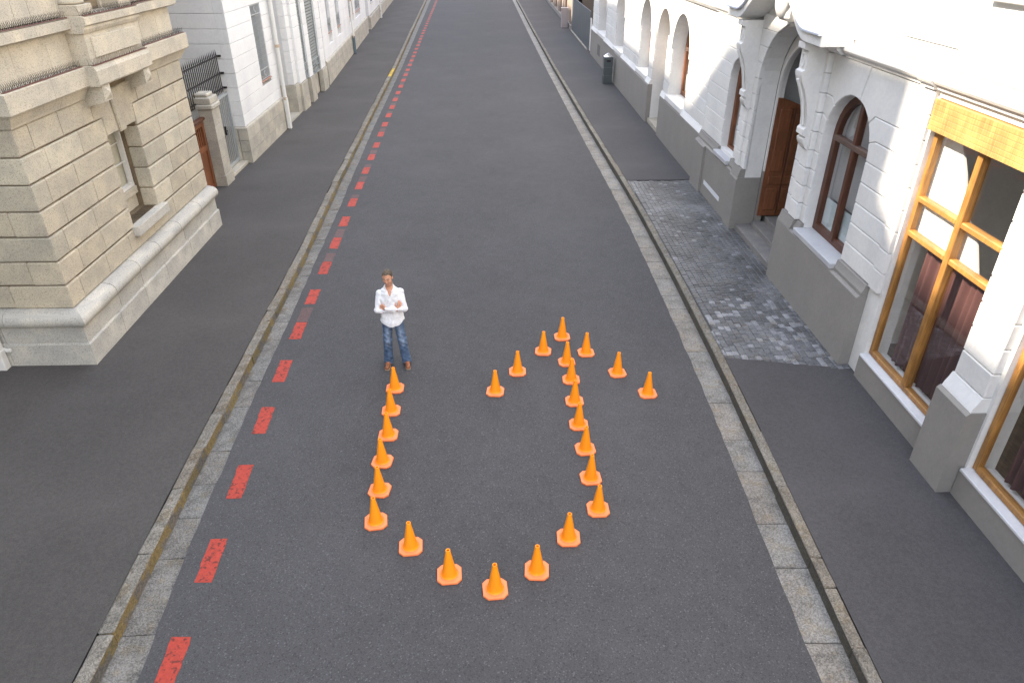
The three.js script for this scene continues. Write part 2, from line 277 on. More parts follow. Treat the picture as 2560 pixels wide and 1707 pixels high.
{ // red painted dashes
  const g = setting('red_line_marking', [-3.8, ROAD, -20]);
  const paint = tex(512, 1, (u, v, i, j) => { const w = 0.75 * smooth(0.56, 0.72, fbm(u, v, 26, 5, 81)); const k = 0.9 + 0.2 * (fbm(u, v, 40, 2, 82) - 0.5) + (asphaltGrain[j * 2048 + i] - 0.5) * 0.25; return [k * (1 - 0.5 * w), k * (1 - 0.35 * w), k * (1 - 0.3 * w)]; });
  const red = variants([0.42, 0.046, 0.026], 0.06, { map: paint, roughness: 0.75 }, 4);
  const old = M([0.175, 0.108, 0.104], { map: T.asphalt, roughness: 0.85 });
  const rx = poly1([[4.7, -3.45], [6, -3.5], [7.5, -3.59], [9, -3.65], [11.8, -3.77], [14.8, -3.83], [19.4, -3.94], [25.5, -4.1], [29, -4.2], [41, -4.5], [82, -5.55], [130, -7]]);
  let z = -1.9;
  for (let k = 0; z > -90; k++) {
    const L = 0.69 + rr(-0.03, 0.03), w = 0.215 / 2;
    const mk = (za, zb, y, j) => { const n = 7, v = []; let pa, pb; for (let i = 0; i <= n; i++) { const zz = lerp(za, zb, i / n), e = i === 0 || i === n, a = [rx(zz) - w + rr(-j, j), y, zz + (e ? rr(-j, j) : 0)], b = [rx(zz) + w + rr(-j, j), y, zz + (e ? rr(-j, j) : 0)]; if (i) v.push(...pa, ...pb, ...b, ...pa, ...b, ...a); pa = a; pb = b; } return fromTris(v); };
    part(g, 'red_dash', mk(z + L / 2, z - L / 2, ROAD + 0.004, 0.008), pick(red));
    if (z < -8 && rnd() < 0.75) part(g, 'faded_dash', mk(z - L / 2 - 0.02, z - L / 2 - rr(0.25, 0.7), ROAD + 0.0035, 0.012), old);
    z -= lerp(1.42, 1.55, smooth(6, 28, -z));
  }
}

// ---------------------------------------------------------------- west side: the rusticated stone building
{
  const B = thing('stone_building', 'beige rusticated stone building with bird spikes along its ledges, at the near left corner', 'building', [-7, 0, -10.58]);
  const F = frame(-7, 0, 0, -1), E = frame(0, -10.58, 1, 0);   // street face (s = -z), south end face (s = x)
  const S0 = 10.58, S1 = 17.05, X0 = -8.6, W0 = 13.15, W1 = 14.35, HB = 1.5, HT = 3.22;
  // structural walls
  part(B, 'wall', wallShape(rect(S0 + 0.05, S1, 0, 14.7), [rect(W0 - 0.02, W1 + 0.02, HB, HT + 0.02), rect(13.35, 14.15, 5.4, 7.9)], -0.55, -0.05), joint, F);
  part(B, 'wall', box(S0 + 0.05, S1, 0, 14.7, -8, -0.553), joint, F);
  // rusticated courses
  const H0 = 1.03, P = 0.42;
  for (let r = 0; r < 7; r++) {
    const a = H0 + r * P + 0.012, b = H0 + (r + 1) * P - 0.012, ret = r % 2 ? 0.52 : 0.95, q = r % 2 ? 0.62 : 0.4;
    const put = (s0, s1, n0, fr, nm = 'stone_block') => part(B, nm, cblk(s0 + 0.003, s1 - 0.003, a, b, n0, 0, 0.02, 0.007, 0.022, 0.001), pick(stones), fr);
    put(S0 - 0.0, S0 + q, -ret, F, 'corner_stone');
    const cut = (s0, s1) => { let s = s0; while (s1 - s > 0.02) { let L = rr(0.8, 1.15); if (s1 - s - L < 0.5) L = s1 - s; put(s, s + L, (Math.abs(s + L - W0) < 0.01 || Math.abs(s - W1) < 0.01) ? -0.3 : -0.05, F); s += L; } };
    const open = b > HB + 0.1 && a < HT - 0.1, vou = r >= 5;
    if (vou) { const d = r === 5 ? 0.02 : 0.3; cut(S0 + q, W0 - d); cut(W1 + d, S1); }
    else if (open) { cut(S0 + q, W0); cut(W1, S1); } else cut(S0 + q, S1);
    let s = -7 - ret; while (s > X0 - 1) { const L = rr(0.75, 1.1); put(s - L, s, -0.06, E); s -= L; }
  }
  // flat arch over the window: keystone and two splayed stones
  const c = (W0 + W1) / 2, y0 = HT, y1 = H0 + 7 * P - 0.004;
  part(B, 'keystone', poly([[c - 0.12, y0 - 0.03], [c + 0.12, y0 - 0.03], [c + 0.2, y1], [c - 0.2, y1]], -0.4, 0.035, 0.02), pick(stones), F);
  for (const k of [-1, 1]) {
    const o = (x) => c + k * x, e = 0.6;
    const pts = [[o(0.138), y0], [o(e), y0], [o(e + 0.02), H0 + 6 * P], [o(e + 0.3), H0 + 6 * P + 0.004], [o(e + 0.3), y1], [o(0.22), y1]];
    part(B, 'voussoir', poly(k > 0 ? pts : pts.slice().reverse(), -0.4, 0.0, 0.02), pick(stones), F);
  }
  // window with its sill and apron
  part(B, 'sill', cblk(W0 - 0.06, W1 + 0.2, 1.3, 1.5, -0.3, 0.12, 0.012), stoneGrey[0], F);
  part(B, 'apron_panel', [cblk(W0, W1, 1.5, 1.93, -0.5, -0.4, 0.01), cblk(W0, W1, 1.78, 1.93, -0.5, -0.34, 0.01)], stoneSmooth[1], F);
  const win = part(B, 'window', [box(W0, W0 + 0.06, 1.93, HT, -0.48, -0.38), box(W1 - 0.05, W1, 1.93, HT, -0.48, -0.38), box(W0, W1, 1.931, 1.99, -0.481, -0.375), box(W0, W1, HT - 0.08, HT + 0.01, -0.481, -0.379), box(c - 0.03, c + 0.03, 1.95, HT, -0.47, -0.39), box(W0, W1, 2.43, 2.45, -0.455, -0.42), box(W0, W1, 2.83, 2.85, -0.455, -0.42)], pipeWhite, F);
  part(win, 'pane', box(W0 + 0.02, W1 - 0.02, 1.97, HT, -0.436, -0.43), glass, F);
  part(win, 'blind', box(W0 + 0.01, W1 - 0.01, 1.95, HT, -0.545, -0.5), M([0.5, 0.47, 0.36]), F);
  // plinth: base course, second course, torus
  const run = (nm, prof, s0, s1, E0, E1) => {
    let s = s0; const end = s1; while (end - s > 0.02) { let L = rr(0.95, 1.35); if (end - s - L < 0.6) L = end - s; const m0 = s === s0; part(B, nm, mould(prof, s + (m0 ? 0 : 0.008), s + L - (Math.abs(s + L - end) < 1e-6 ? 0 : 0.008), m0 ? 1 : 0, 0), pick(stoneGrey), F); s += L; }
    s = -7; while (s > X0) { let L = rr(0.95, 1.3); const m1 = s === -7; part(B, nm, mould(prof, s - L, s, 0, m1 ? 1 : 0), pick(stoneGrey), E); s -= L + 0.01; }
  };
  run('plinth_stone', [[-0.3, -0.05], [0.13, -0.05], [0.13, 0.4], [0.1, 0.425], [-0.3, 0.425]], S0, S1 + 0.05);
  run('plinth_stone', [[-0.3, 0.428], [0.09, 0.428], [0.09, 0.72], [-0.3, 0.72]], S0, S1 + 0.03);
  run('torus_moulding', [[-0.3, 0.723], [0.05, 0.723], ...Array.from({ length: 11 }, (_, i) => { const a = -Math.PI / 2 + Math.PI * i / 10; return [0.06 + 0.15 * Math.cos(a), 0.87 + 0.145 * Math.sin(a)]; }), [0.0, 1.03], [-0.3, 1.03]], S0, S1 + 0.03);
  // ledges
  const ledge = (nm, prof, pieces, mats) => {
    for (const [s0, s1, m0, m1] of pieces) part(B, nm, mould(prof, s0, s1, m0, m1), pick(mats), F);
    part(B, nm, mould(prof, X0 - 0.4, -7, 0, 1), pick(mats), E);
  };
  const b0 = 12.75, b1 = 14.75;
  ledge('ledge_moulding', [[-0.3, 3.975], [0.03, 3.975], [0.05, 4.03], [0.1, 4.1], [0.12, 4.17], [-0.3, 4.17]], [[S0, 11.9, 1, 0], [11.906, b0 - 0.02, 0, 0], [b1 + 0.02, S1 + 0.04, 0, 1]], stoneSmooth);
  ledge('ledge_stone', [[-0.3, 4.173], [0.18, 4.173], [0.2, 4.2], [0.2, 4.48], [0.17, 4.5], [-0.3, 4.5]], [[S0, 11.6, 1, 0], [11.606, b0 - 0.04, 0, 0], [b1 + 0.04, 16.2, 0, 0], [16.206, S1, 0, 1]], stoneSmooth);
  ledge('upper_ledge', [[-0.3, 5.05], [0.08, 5.05], [0.15, 5.08], [0.15, 5.23], [-0.3, 5.25]], [[S0, 11.7, 1, 0], [11.705, b0 - 0.03, 0, 0], [b1 + 0.03, S1, 0, 1]], stoneSmooth);
  // frieze and wall above in large smooth ashlar
  const ashlar = (h0, h1, list, nm = 'ashlar_block') => { for (const [s0, s1] of list) part(B, nm, cblk(s0 + 0.004, s1 - 0.004, h0, h1, -0.06, 0, 0.004, 0.006, 0.006), pick(stoneSmooth), F); };
  ashlar(4.502, 5.048, [[S0 + 0.4, 11.15], [11.15, 12.1], [12.1, b0], [b1, 15.5], [15.5, 16.3], [16.3, S1]]);
  part(B, 'corner_stone', cblk(S0, S0 + 0.4, 4.502, 5.048, -0.8, 0, 0.004), pick(stoneSmooth), F);
  for (let s = -7.8, k = 0; k < 2; k++, s -= 1) part(B, 'ashlar_block', cblk(s - 0.997, s - 0.003, 4.502, 5.048, -0.06, 0, 0.004), pick(stoneSmooth), E);
  for (let r = 0; r < 3; r++) { const h0 = 5.255 + r * 0.85, h1 = h0 + 0.845, q = r % 2 ? 0.5 : 0.95; part(B, 'corner_stone', cblk(S0, S0 + q, h0, h1, -0.7, 0, 0.004), pick(stoneSmooth), F); ashlar(h0, h1, [[S0 + q, 11.95], [11.95, 12.74 + (r % 2) * 0.1], [12.74 + (r % 2) * 0.1, 13.33], [14.17, 15.2], [15.2, 16.2], [16.2, S1]]); let s = -7.7; for (let k = 0; k < 2; k++, s -= 1) part(B, 'ashlar_block', cblk(s - 0.997, s - 0.003, h0, h1, -0.06, 0, 0.004), pick(stoneSmooth), E); }
  part(B, 'upper_wall', box(S0, S1, 7.81, 14.2, -0.05, 0), stoneSmooth[2], F);
  part(B, 'upper_wall', box(X0 - 6, -7.06, 7.81, 14.2, -0.05, 0), stoneSmooth[2], E);
  ledge('cornice', [[-0.6, 14.2], [0.05, 14.2], [0.3, 14.5], [0.4, 14.55], [0.4, 15.36], [-0.6, 15.4]], [[S0, S1, 1, 1]], stoneSmooth);
  // balcony bay: brackets, ledge, panelled die
  for (const s of [b0 + 0.02, b1 - 0.3]) {
    const br = part(B, 'bracket', mould([[-0.1, 3.8], [0.28, 3.89], [0.34, 3.91], [0.34, 4.17], [-0.1, 4.17]], s, s + 0.28), stoneSmooth[3], F);
    const pv = [], A = [s + 0.03, 3.93, 0.341], Bq = [s + 0.25, 3.93, 0.341], C = [s + 0.25, 4.15, 0.341], D = [s + 0.03, 4.15, 0.341], T0 = [s + 0.14, 4.04, 0.4];
    for (const [p, q] of [[A, Bq], [Bq, C], [C, D], [D, A]]) pv.push(...p, ...q, ...T0);
    part(br, 'diamond_boss', fromTris(pv), stoneSmooth[0], F);
  }
  const bl = [[-0.2, 4.173], [0.36, 4.173], [0.38, 4.2], [0.38, 4.42], [0.34, 4.5], [-0.2, 4.5]];
  for (const [s0, s1] of [[b0 - 0.08, 13.4], [13.406, 14.3], [14.306, b1 + 0.08]]) part(B, 'bay_ledge', mould(bl, s0, s1), pick(stoneSmooth), F);
  part(B, 'bay_die', cblk(b0, b1, 4.503, 5.0, -0.1, 0.3, 0.006), stoneSmooth[1], F);
  part(B, 'bay_panel', cblk(b0 + 0.16, b1 - 0.16, 4.6, 4.93, 0.28, 0.335, 0.015), stoneSmooth[4], F);
  const bc = [[-0.2, 5.003], [0.33, 5.003], [0.36, 5.06], [0.36, 5.1], [0.4, 5.13], [0.4, 5.24], [0.36, 5.26], [-0.2, 5.26]];
  for (const [s0, s1] of [[b0 - 0.05, 13.1], [13.104, b1 + 0.05]]) part(B, 'bay_cornice', mould(bc, s0, s1), pick(stoneSmooth), F);
  for (const s of [b0 + 0.27, b1 - 0.27]) {   // columns beside the upper window
    const ped = part(B, 'pedestal', cblk(s - 0.24, s + 0.24, 5.262, 5.42, -0.15, 0.3, 0.008), stoneSmooth[0], F);
    const lat = new THREE.LatheGeometry([[0, 5.422], [0.225, 5.422], [0.235, 5.46], [0.225, 5.51], [0.19, 5.53], [0.185, 5.56], [0.2, 5.59], [0.19, 5.62], [0.165, 5.64], [0.16, 5.75], [0.14, 8.0], [0, 8.0]].map(([x, y]) => new THREE.Vector2(x, y)), 24); lat.translate(s, 0, 0.05);
    part(ped, 'column', lat, stoneSmooth[1], F);
  }
  const w2 = part(B, 'upper_window', [box(13.352, 13.45, 5.4, 7.9, -0.4, -0.3), box(14.05, 14.148, 5.4, 7.9, -0.4, -0.3), box(13.352, 14.148, 5.402, 5.52, -0.398, -0.29)], woodBrown, F); part(w2, 'pane', box(13.4, 14.1, 5.45, 7.85, -0.36, -0.355), glass, F);
  // bird spikes on rust-coloured strips
  const spikes = (s0, s1, h, n, fr = F) => {
    const st = part(B, 'spike_strip', box(s0, s1, h + 0.001, h + 0.01, n - 0.05, n - 0.004), rustStrip, fr), g = [];
    for (let s = s0 + 0.02; s < s1 - 0.01; s += 0.045) for (const [dn, ln] of [[-0.03, 0.025], [-0.1, -0.03]]) { const k = new THREE.CylinderGeometry(0.002, 0.0045, 0.11, 3, 1, true); k.rotateX(ln * 9 + rr(-0.15, 0.15)); k.rotateZ(rr(-0.15, 0.15)); k.translate(s, h + 0.055, n + dn); g.push(k); }
    const m = part(st, 'bird_spikes', g, ironBlack, fr); m.userData.kind = 'stuff';
  };
  spikes(S0 - 0.15, b0 - 0.1, 4.5, 0.19); spikes(b0 - 0.06, b1 + 0.06, 4.5, 0.36); spikes(b1 + 0.1, S1 + 0.15, 4.5, 0.19);
  spikes(S0 - 0.1, b0 - 0.06, 5.245, 0.15); spikes(b0, b1, 5.262, 0.4); spikes(b1 + 0.06, S1 + 0.1, 5.245, 0.15);
  part(B, 'roof', box(S0 + 0.3, S1 - 0.2, 14.7, 15.3, -7.9, -0.62), M([0.2, 0.2, 0.2]), F);
}
{ // downpipe in the corner beside it, and the wall of the neighbour
  const D = thing('square_downpipe', 'white square downpipe with clamp collars beside the near corner of the stone building', 'downpipe', [-8.36, 0, -10.4]);
  const E = frame(0, -10.45, 1, 0);
  const pipe = part(D, 'pipe', [cblk(-8.45, -8.31, 0, 0.95, 0.02, 0.16, 0.01), poly([[-8.45, 0.94], [-8.31, 0.94], [-8.4, 1.3], [-8.54, 1.3]], 0.021, 0.159), cblk(-8.54, -8.4, 1.29, 9, 0.02, 0.16, 0.01)], pipeWhite, E);
  for (const [h, dx] of [[0.3, 0], [1.0, -0.02], [2.6, -0.09]]) { part(D, 'collar', cblk(-8.465 + dx, -8.295 + dx, h, h + 0.07, 0, 0.175, 0.008), pipeWhite, E); part(D, 'clamp', cblk(-8.296 + dx, -8.2 + dx, h, h + 0.06, 0.0, 0.05, 0.01), pipeWhite, E); }
  const N = thing('render_building', 'greyish green rendered house wall at the left edge behind the downpipe', 'building', [-8.6, 0, -5]);
  const F = frame(-8.62, 0, 0, -1), green = M([0.3, 0.32, 0.28], { map: T.plaster, bumpMap: T.plasterB, bumpScale: 0.003 });
  part(N, 'wall', poly([[-14, 0], [10.57, 0], [10.57, 15.3], [9.9, 15.12], [9.1, 14.5], [7.5, 14.34], [-14, 14.3]], -7, 0), green, F);
  part(N, 'plinth', box(-14, 10.39, -0.05, 0.5, -0.1, 0.06), taupe, F);
  for (let s = 8.2; s > -13; s -= 2.4) for (const h of [1.1, 5, 8.8]) { const w = part(N, 'window', [box(s - 0.55, s + 0.55, h, h + 1.9, 0.0, 0.05), box(s - 0.62, s + 0.62, h - 0.12, h, 0, 0.14)], whiteDim, F); part(w, 'pane', box(s - 0.45, s + 0.45, h + 0.1, h + 1.8, 0.02, 0.06), M([0.05, 0.055, 0.06], { roughness: 0.1 }), F); }
}
// ---------------------------------------------------------------- the yard entrance between the two buildings
{
  const F = frame(0, 0, 0, -1);          // n = x
  const P = thing('gate_pillar', 'pale stone gate pillar with a stepped cap beside the grey metal gate', 'pillar', [-7.9, 0, -20.52]);
  for (let i = 0; i < 5; i++) { const hs = [0, 0.32, 0.8, 1.28, 1.72, 2.16]; part(P, 'pillar_stone', cblk(20.23 - (i ? 0 : 0.03), 20.82 + (i ? 0 : 0.03), hs[i] + 0.002, hs[i + 1] - 0.002, -8.3, -7.73 + (i ? 0 : 0.03), 0.006), pick(plinthStone), F); }
  part(P, 'cap', [cblk(20.18, 20.87, 2.16, 2.3, -8.35, -7.68, 0.03), cblk(20.22, 20.83, 2.3, 2.48, -8.3, -7.72, 0.02), cblk(20.3, 20.75, 2.48, 2.58, -8.22, -7.8, 0.03)], plinthStone[1], F);
  const D = thing('wooden_gate_door', 'brown wooden yard door with a barred upper panel beside the pillar', 'door', [-8.05, 0, -19.2]);
  part(D, 'leaf', [box(18.0, 20.2, 0.02, 0.12, -8.13, -8.02), box(18.0, 18.14, 0.12, 1.9, -8.13, -8.021), box(20.06, 20.2, 0.12, 1.9, -8.13, -8.021), box(19.02, 19.16, 0.12, 1.9, -8.131, -8.022), box(18.14, 20.06, 1.76, 1.9, -8.129, -8.024), box(18.14, 20.06, 1.1, 1.24, -8.128, -8.023), box(18.14, 20.06, 0.12, 1.11, -8.11, -8.06)], woodBrown, F);
  part(D, 'top_rail', cblk(17.9, 20.22, 1.9, 1.98, -8.2, -7.96, 0.015), woodDark, F);
  for (let k = 0; k < 14; k++) { const s = 18.2 + k * 0.135; if (Math.abs(s - 19.09) > 0.09) part(D, 'bar', box(s, s + 0.05, 1.24, 1.76, -8.1, -8.06), woodBrown, F); }
  part(D, 'spike_guard', Array.from({ length: 30 }, (_, k) => box(17.95 + k * 0.075, 17.965 + k * 0.075, 1.98, 2.22, -8.1, -8.085)), ironGrey, F);
  const G = thing('metal_gate', 'grey metal bar gate between the stone pillar and the white building', 'gate', [-8.05, 0, -21.7]);
  part(G, 'gate_frame', [box(20.86, 20.93, 0.12, 2.2, -8.09, -8.03), box(22.5, 22.57, 0.12, 2.2, -8.09, -8.03), box(20.86, 22.57, 0.12, 0.2, -8.088, -8.032), box(20.86, 22.57, 2.12, 2.2, -8.088, -8.032)], ironGrey, F);
  for (let k = 1; k < 11; k++) part(G, 'bar', new THREE.CylinderGeometry(0.015, 0.015, 1.94, 6).translate(20.9 + k * 0.15, 1.16, -8.06), ironGrey, F);
  part(G, 'handle', [box(21.7, 21.75, 1.1, 1.35, -8.03, -7.98), box(21.62, 21.75, 1.2, 1.24, -8.0, -7.96)], ironBlack, F);
  const S = thing('gate_threshold', 'pale stone threshold slab under the grey metal gate', 'step', [-7.95, 0, -21.7]);
  part(S, 'slab', cblk(20.86, 22.62, -0.02, 0.09, -8.3, -7.8, 0.01), plinthStone[2], F);
  const R = thing('spiked_railing', 'black spiked iron railing above the yard gates', 'railing', [-8.13, 2.2, -20]);
  for (const h of [2.3, 2.72, 3.2]) part(R, 'rail', box(17.2, 22.6, h, h + 0.035, -8.15, -8.11), ironBlack, F);
  for (let s = 17.3; s < 22.6; s += 0.14) part(R, 'bar', [new THREE.CylinderGeometry(0.014, 0.014, 1.06, 5).translate(s, 2.74, -8.13), new THREE.ConeGeometry(0.02, 0.16, 5).translate(s, 3.35, -8.13)], ironBlack, F);
  for (const h of [2.3, 2.72, 3.2]) part(R, 'bracket', box(22.56, 22.645, h - 0.01, h + 0.045, -8.17, -8.03), ironBlack, F);
  const Y = thing('rear_house', 'dark rendered rear house standing back behind the yard gates', 'building', [-13.5, 0, -20]);
  part(Y, 'wall', poly([[16.9, 0], [22.55, 0], [22.55, 18.3], [21.6, 18.4], [18.6, 20.5], [16.9, 20.7]], -18, -13.5), M([0.16, 0.17, 0.15], { map: T.plaster }), F);
}
// ---------------------------------------------------------------- white painted building with the grille window
const courses = (B, F, s0, s1, n1, hs, mats, depth = 0.25, nm = 'wall_course', c = 0.012) => { for (let i = 0; i + 1 < hs.length; i++) part(B, nm, cblk(s0, s1, hs[i] + 0.004, hs[i + 1] - 0.004, n1 - depth, n1, c, 0.004, 0.014), pick(mats), F); };
const hsFrom = (a, p, b) => { const r = []; for (let h = a; h < b + p * 0.5; h += p) r.push(h); return r; };
function stonePlinth(B, F, s0, s1, h, n1, rows = 3, depth = 0.3) {
  for (let r = 0; r < rows; r++) { let s = s0; while (s1 - s > 0.02) { let L = rr(0.55, 0.85); if (s1 - s - L < 0.35) L = s1 - s; part(B, 'plinth_stone', cblk(s + 0.005, s + L - 0.005, h * r / rows + 0.005, h * (r + 1) / rows - 0.005, n1 - depth, n1, 0.004), pick(plinthStone), F); s += L; } }
}
function grille(w, F, s0, s1, h0, h1, n, nb, mat) {
  const g = []; for (let k = 0; k <= nb; k++) { const s = lerp(s0, s1, k / nb); g.push(box(s - 0.015, s + 0.015, h0, h1, n - 0.02, n)); }
  for (const h of [h0, h0 + 0.3, h1 - 0.3, h1 - 0.02]) g.push(box(s0, s1, h, h + 0.025, n - 0.012, n + 0.008));
  const m = part(w, 'grille', g, mat, F); 
  const sc = new THREE.TorusGeometry(0.09, 0.012, 4, 14).translate((s0 + s1) / 2, h0 + 0.16, n + 0.004), sc2 = new THREE.TorusGeometry(0.09, 0.012, 4, 14).translate((s0 + s1) / 2, h1 - 0.15, n + 0.004); part(w, 'scroll', [sc, sc2], mat, F); return m;
}
{
  const B = thing('white_grille_building', 'white painted building with a barred window and stone plinth, second on the left', 'building', [-7.7, 0, -25]);
  const F = frame(-7.7, 0, 0, -1), E = frame(0, -22.62, 1, 0);
  const a = 22.62, b = 27.1, w0 = 25.1, w1 = 26.2, y0 = 2.0, y1 = 4.37;
  part(B, 'wall', wallShape(rect(a + 0.02, b - 0.02, 0, 12.9), [rect(w0, w1, y0, y1), rect(w0, w1, 6, 8.4), rect(w0, w1, 9.4, 11.6)], -0.6, -0.2), whiteDim, F);
  part(B, 'wall', box(a + 0.02, 35.5, 0, 12.9, -7, -1.0), whiteDim, F);
  stonePlinth(B, F, a - 0.06, b, 1.06, 0.06);
  let s = -7.95; for (let r = 0; r < 3; r++) for (let k = 0; k < 3; k++) part(B, 'plinth_stone', cblk(-8.66 - k * 0.7 + (r % 2) * 0.2, -7.96 - k * 0.7 + (r % 2) * (k ? 0.2 : -0.0), 1.06 * r / 3 + 0.001, 1.06 * (r + 1) / 3 - 0.001, -0.3, 0.058, 0.004), pick(plinthStone), E);
  part(B, 'plinth_cap', [mould([[-0.2, 1.06], [0.06, 1.06], [0.05, 1.1], [0.0, 1.13], [-0.2, 1.13]], a, b, 1, 0)], plinthStone[0], F); part(B, 'plinth_cap', mould([[-0.2, 1.06], [0.06, 1.06], [0.05, 1.1], [0.0, 1.13], [-0.2, 1.13]], -15, -7.7, 0, 1), plinthStone[0], E);
  const hs = [1.13, ...hsFrom(1.47, 0.413, 6.9)];
  for (let i = 0; i + 1 < hs.length; i++) {
    const h0 = hs[i] + 0.004, h1 = hs[i + 1] - 0.004, cut = h1 > y0 + 0.05 && h0 < y1 - 0.05 || h0 > 5.9;
    if (cut) { part(B, 'wall_course', cblk(a, w0, h0, h1, -0.3, 0, 0.007, 0.004, 0.008), pick(whites), F); part(B, 'wall_course', cblk(w1, b, h0, h1, -0.3, 0, 0.007, 0.004, 0.008), pick(whites), F); }
    else part(B, 'wall_course', cblk(a, b, h0, h1, -0.3, 0, 0.007, 0.004, 0.008), pick(whites), F);
    part(B, 'side_course', cblk(-15, -8.003, h0, h1, -0.3, 0, 0.012, 0.004, 0.012), pick(whites), E);
  }
  part(B, 'upper_wall', wallShape(rect(a, b, hs[hs.length - 1], 12.9), [rect(w0, w1, 7.4, 8.4), rect(w0, w1, 9.4, 11.6)], -0.19, 0), white, F);
  part(B, 'upper_wall', box(-15, -7.903, hs[hs.length - 1], 12.9, -0.19, 0), white, E);
  part(B, 'cornice', mould([[-0.6, 12.9], [0.05, 12.9], [0.25, 13.1], [0.25, 13.6], [-0.6, 13.65]], a, b, 1, 0), white, F);
  part(B, 'roof', box(a + 0.2, 35.5, 12.9, 13.1, -7, -0.6), M([0.2, 0.2, 0.2]), F);
  const w = part(B, 'window', [box(w0, w0 + 0.1, y0, y1, -0.55, -0.42), box(w1 - 0.1, w1, y0, y1, -0.55, -0.42), box(w0, w1, y0, y0 + 0.1, -0.551, -0.42), box(w0, w1, 3.2, 3.28, -0.549, -0.43)], whiteDim, F);
  part(w, 'pane', box(w0 + 0.05, w1 - 0.05, y0 + 0.05, y1, -0.5, -0.495), glass, F);
  part(w, 'sill', cblk(w0 - 0.001, w1 + 0.001, y0 - 0.0, y0 + 0.03, -0.42, 0.03, 0.004), M([0.36, 0.2, 0.14]), F);
  grille(w, F, w0 + 0.05, w1 - 0.05, y0 + 0.05, y1 - 0.02, -0.02, 8, ironGrey);
  // recess, then piers with tall shuttered windows
  const up = 12.9;
  const seg = (s0, s1, n, ph, nm) => { stonePlinth(B, F, s0 - 0.04, s1 + 0.04, ph, n + 0.05, 2, nm ? 0.85 : 0.2); courses(B, F, s0, s1, n, hsFrom(ph + 0.01, 0.413, 6.4), whites); const t = hsFrom(ph + 0.01, 0.413, 6.4); part(B, nm || 'pier', box(s0, s1, 0, t[t.length - 1], n - 1.1, n - 0.252), whiteDim, F); part(B, 'upper_wall', box(s0 + 0.0015, s1 - 0.0015, t[t.length - 1] + 0.001, up, n - 1.1, n - 0.003), white, F); };
  courses(B, F, 27.1, 29.4, -0.85, hsFrom(1.08, 0.413, 6.4), whites); stonePlinth(B, F, 27.1, 29.4, 1.07, -0.82); part(B, 'upper_wall', box(27.1, 29.4, 6.45, up, -1.1, -0.86), white, F);
  part(B, 'doorstep', cblk(27.15, 29.4, -0.03, 0.1, -0.82, -0.02, 0.01), plinthStone[3], F);
  part(B, 'corbel', [mould([[-0.86, 3.2], [-0.55, 3.2], [-0.5, 3.1], [-0.62, 3.02], [-0.6, 2.95], [-0.7, 2.85], [-0.86, 2.75]], 28.0, 28.35)], white, F);
  seg(29.44, 30.0, -0.07, 1.12, 'recess_pier'); seg(30.0, 31.0, 0.03, 1.06); seg(31.7, 32.4, 0.03, 1.0); seg(34.1, 35.0, 0.03, 0.95); seg(35.0, 35.46, -0.3, 0.9);
  for (const [s0, s1, h0] of [[31.0, 31.7, 1.05], [32.4, 34.1, 0.95]]) {
    part(B, 'window_apron', cblk(s0, s1, 0, h0, -0.6, -0.16, 0.006), plinthStone[1], F);
    const t = part(B, 'tall_window', [box(s0, s0 + 0.07, h0, 6.4, -0.16, -0.04), box(s1 - 0.07, s1, h0, 6.4, -0.16, -0.04), box(s0, s1, h0, h0 + 0.08, -0.161, -0.04)], shutterGrey, F);
    for (let h = h0 + 0.1; h < 6.3; h += 0.12) part(t, 'louvre', box(s0 + 0.06, s1 - 0.06, h, h + 0.09, -0.11, -0.085).translate(0, 0, 0), shutterGrey, F);
    part(t, 'shutter_back', box(s0 + 0.02, s1 - 0.02, h0, 6.42, -0.2, -0.163), darkRoom, F);
    part(B, 'upper_wall', box(s0 + 0.0, s1 - 0.0, 6.43, up, -1.05, -0.03), white, F);
    grille(t, F, s0 + 0.04, s1 - 0.04, h0 + 0.01, h0 + 0.62, 0.0, 3, ironGrey);
  }
  part(B, 'cornice', mould([[-0.6, 12.903], [0.05, 12.903], [0.25, 13.1], [0.25, 13.6], [-0.6, 13.65]], 27.104, 35.46), white, F);
}
function roundPipe(name, label, F, s, n, h1, lowMat, lowH) {
  const o = new THREE.Vector3(s, 0, n).applyMatrix4(F), D = thing(name, label, 'downpipe', [o.x, 0, o.z], 'round downpipes on the left facades');
  part(D, 'pipe', new THREE.CylinderGeometry(0.065, 0.065, h1 - lowH, 12).translate(s, (h1 + lowH) / 2, n + 0.1), pipeWhite, F);
  part(D, 'lower_pipe', cblk(s - 0.075, s + 0.075, 0, lowH, n + 0.02, n + 0.18, 0.03), lowMat, F);
  for (const h of [lowH - 0.05, 2.9, 5]) part(D, 'collar', new THREE.CylinderGeometry(0.085, 0.085, 0.1, 12).translate(s, h, n + 0.1), M([0.55, 0.42, 0.3], { map: T.plaster }), F);
}
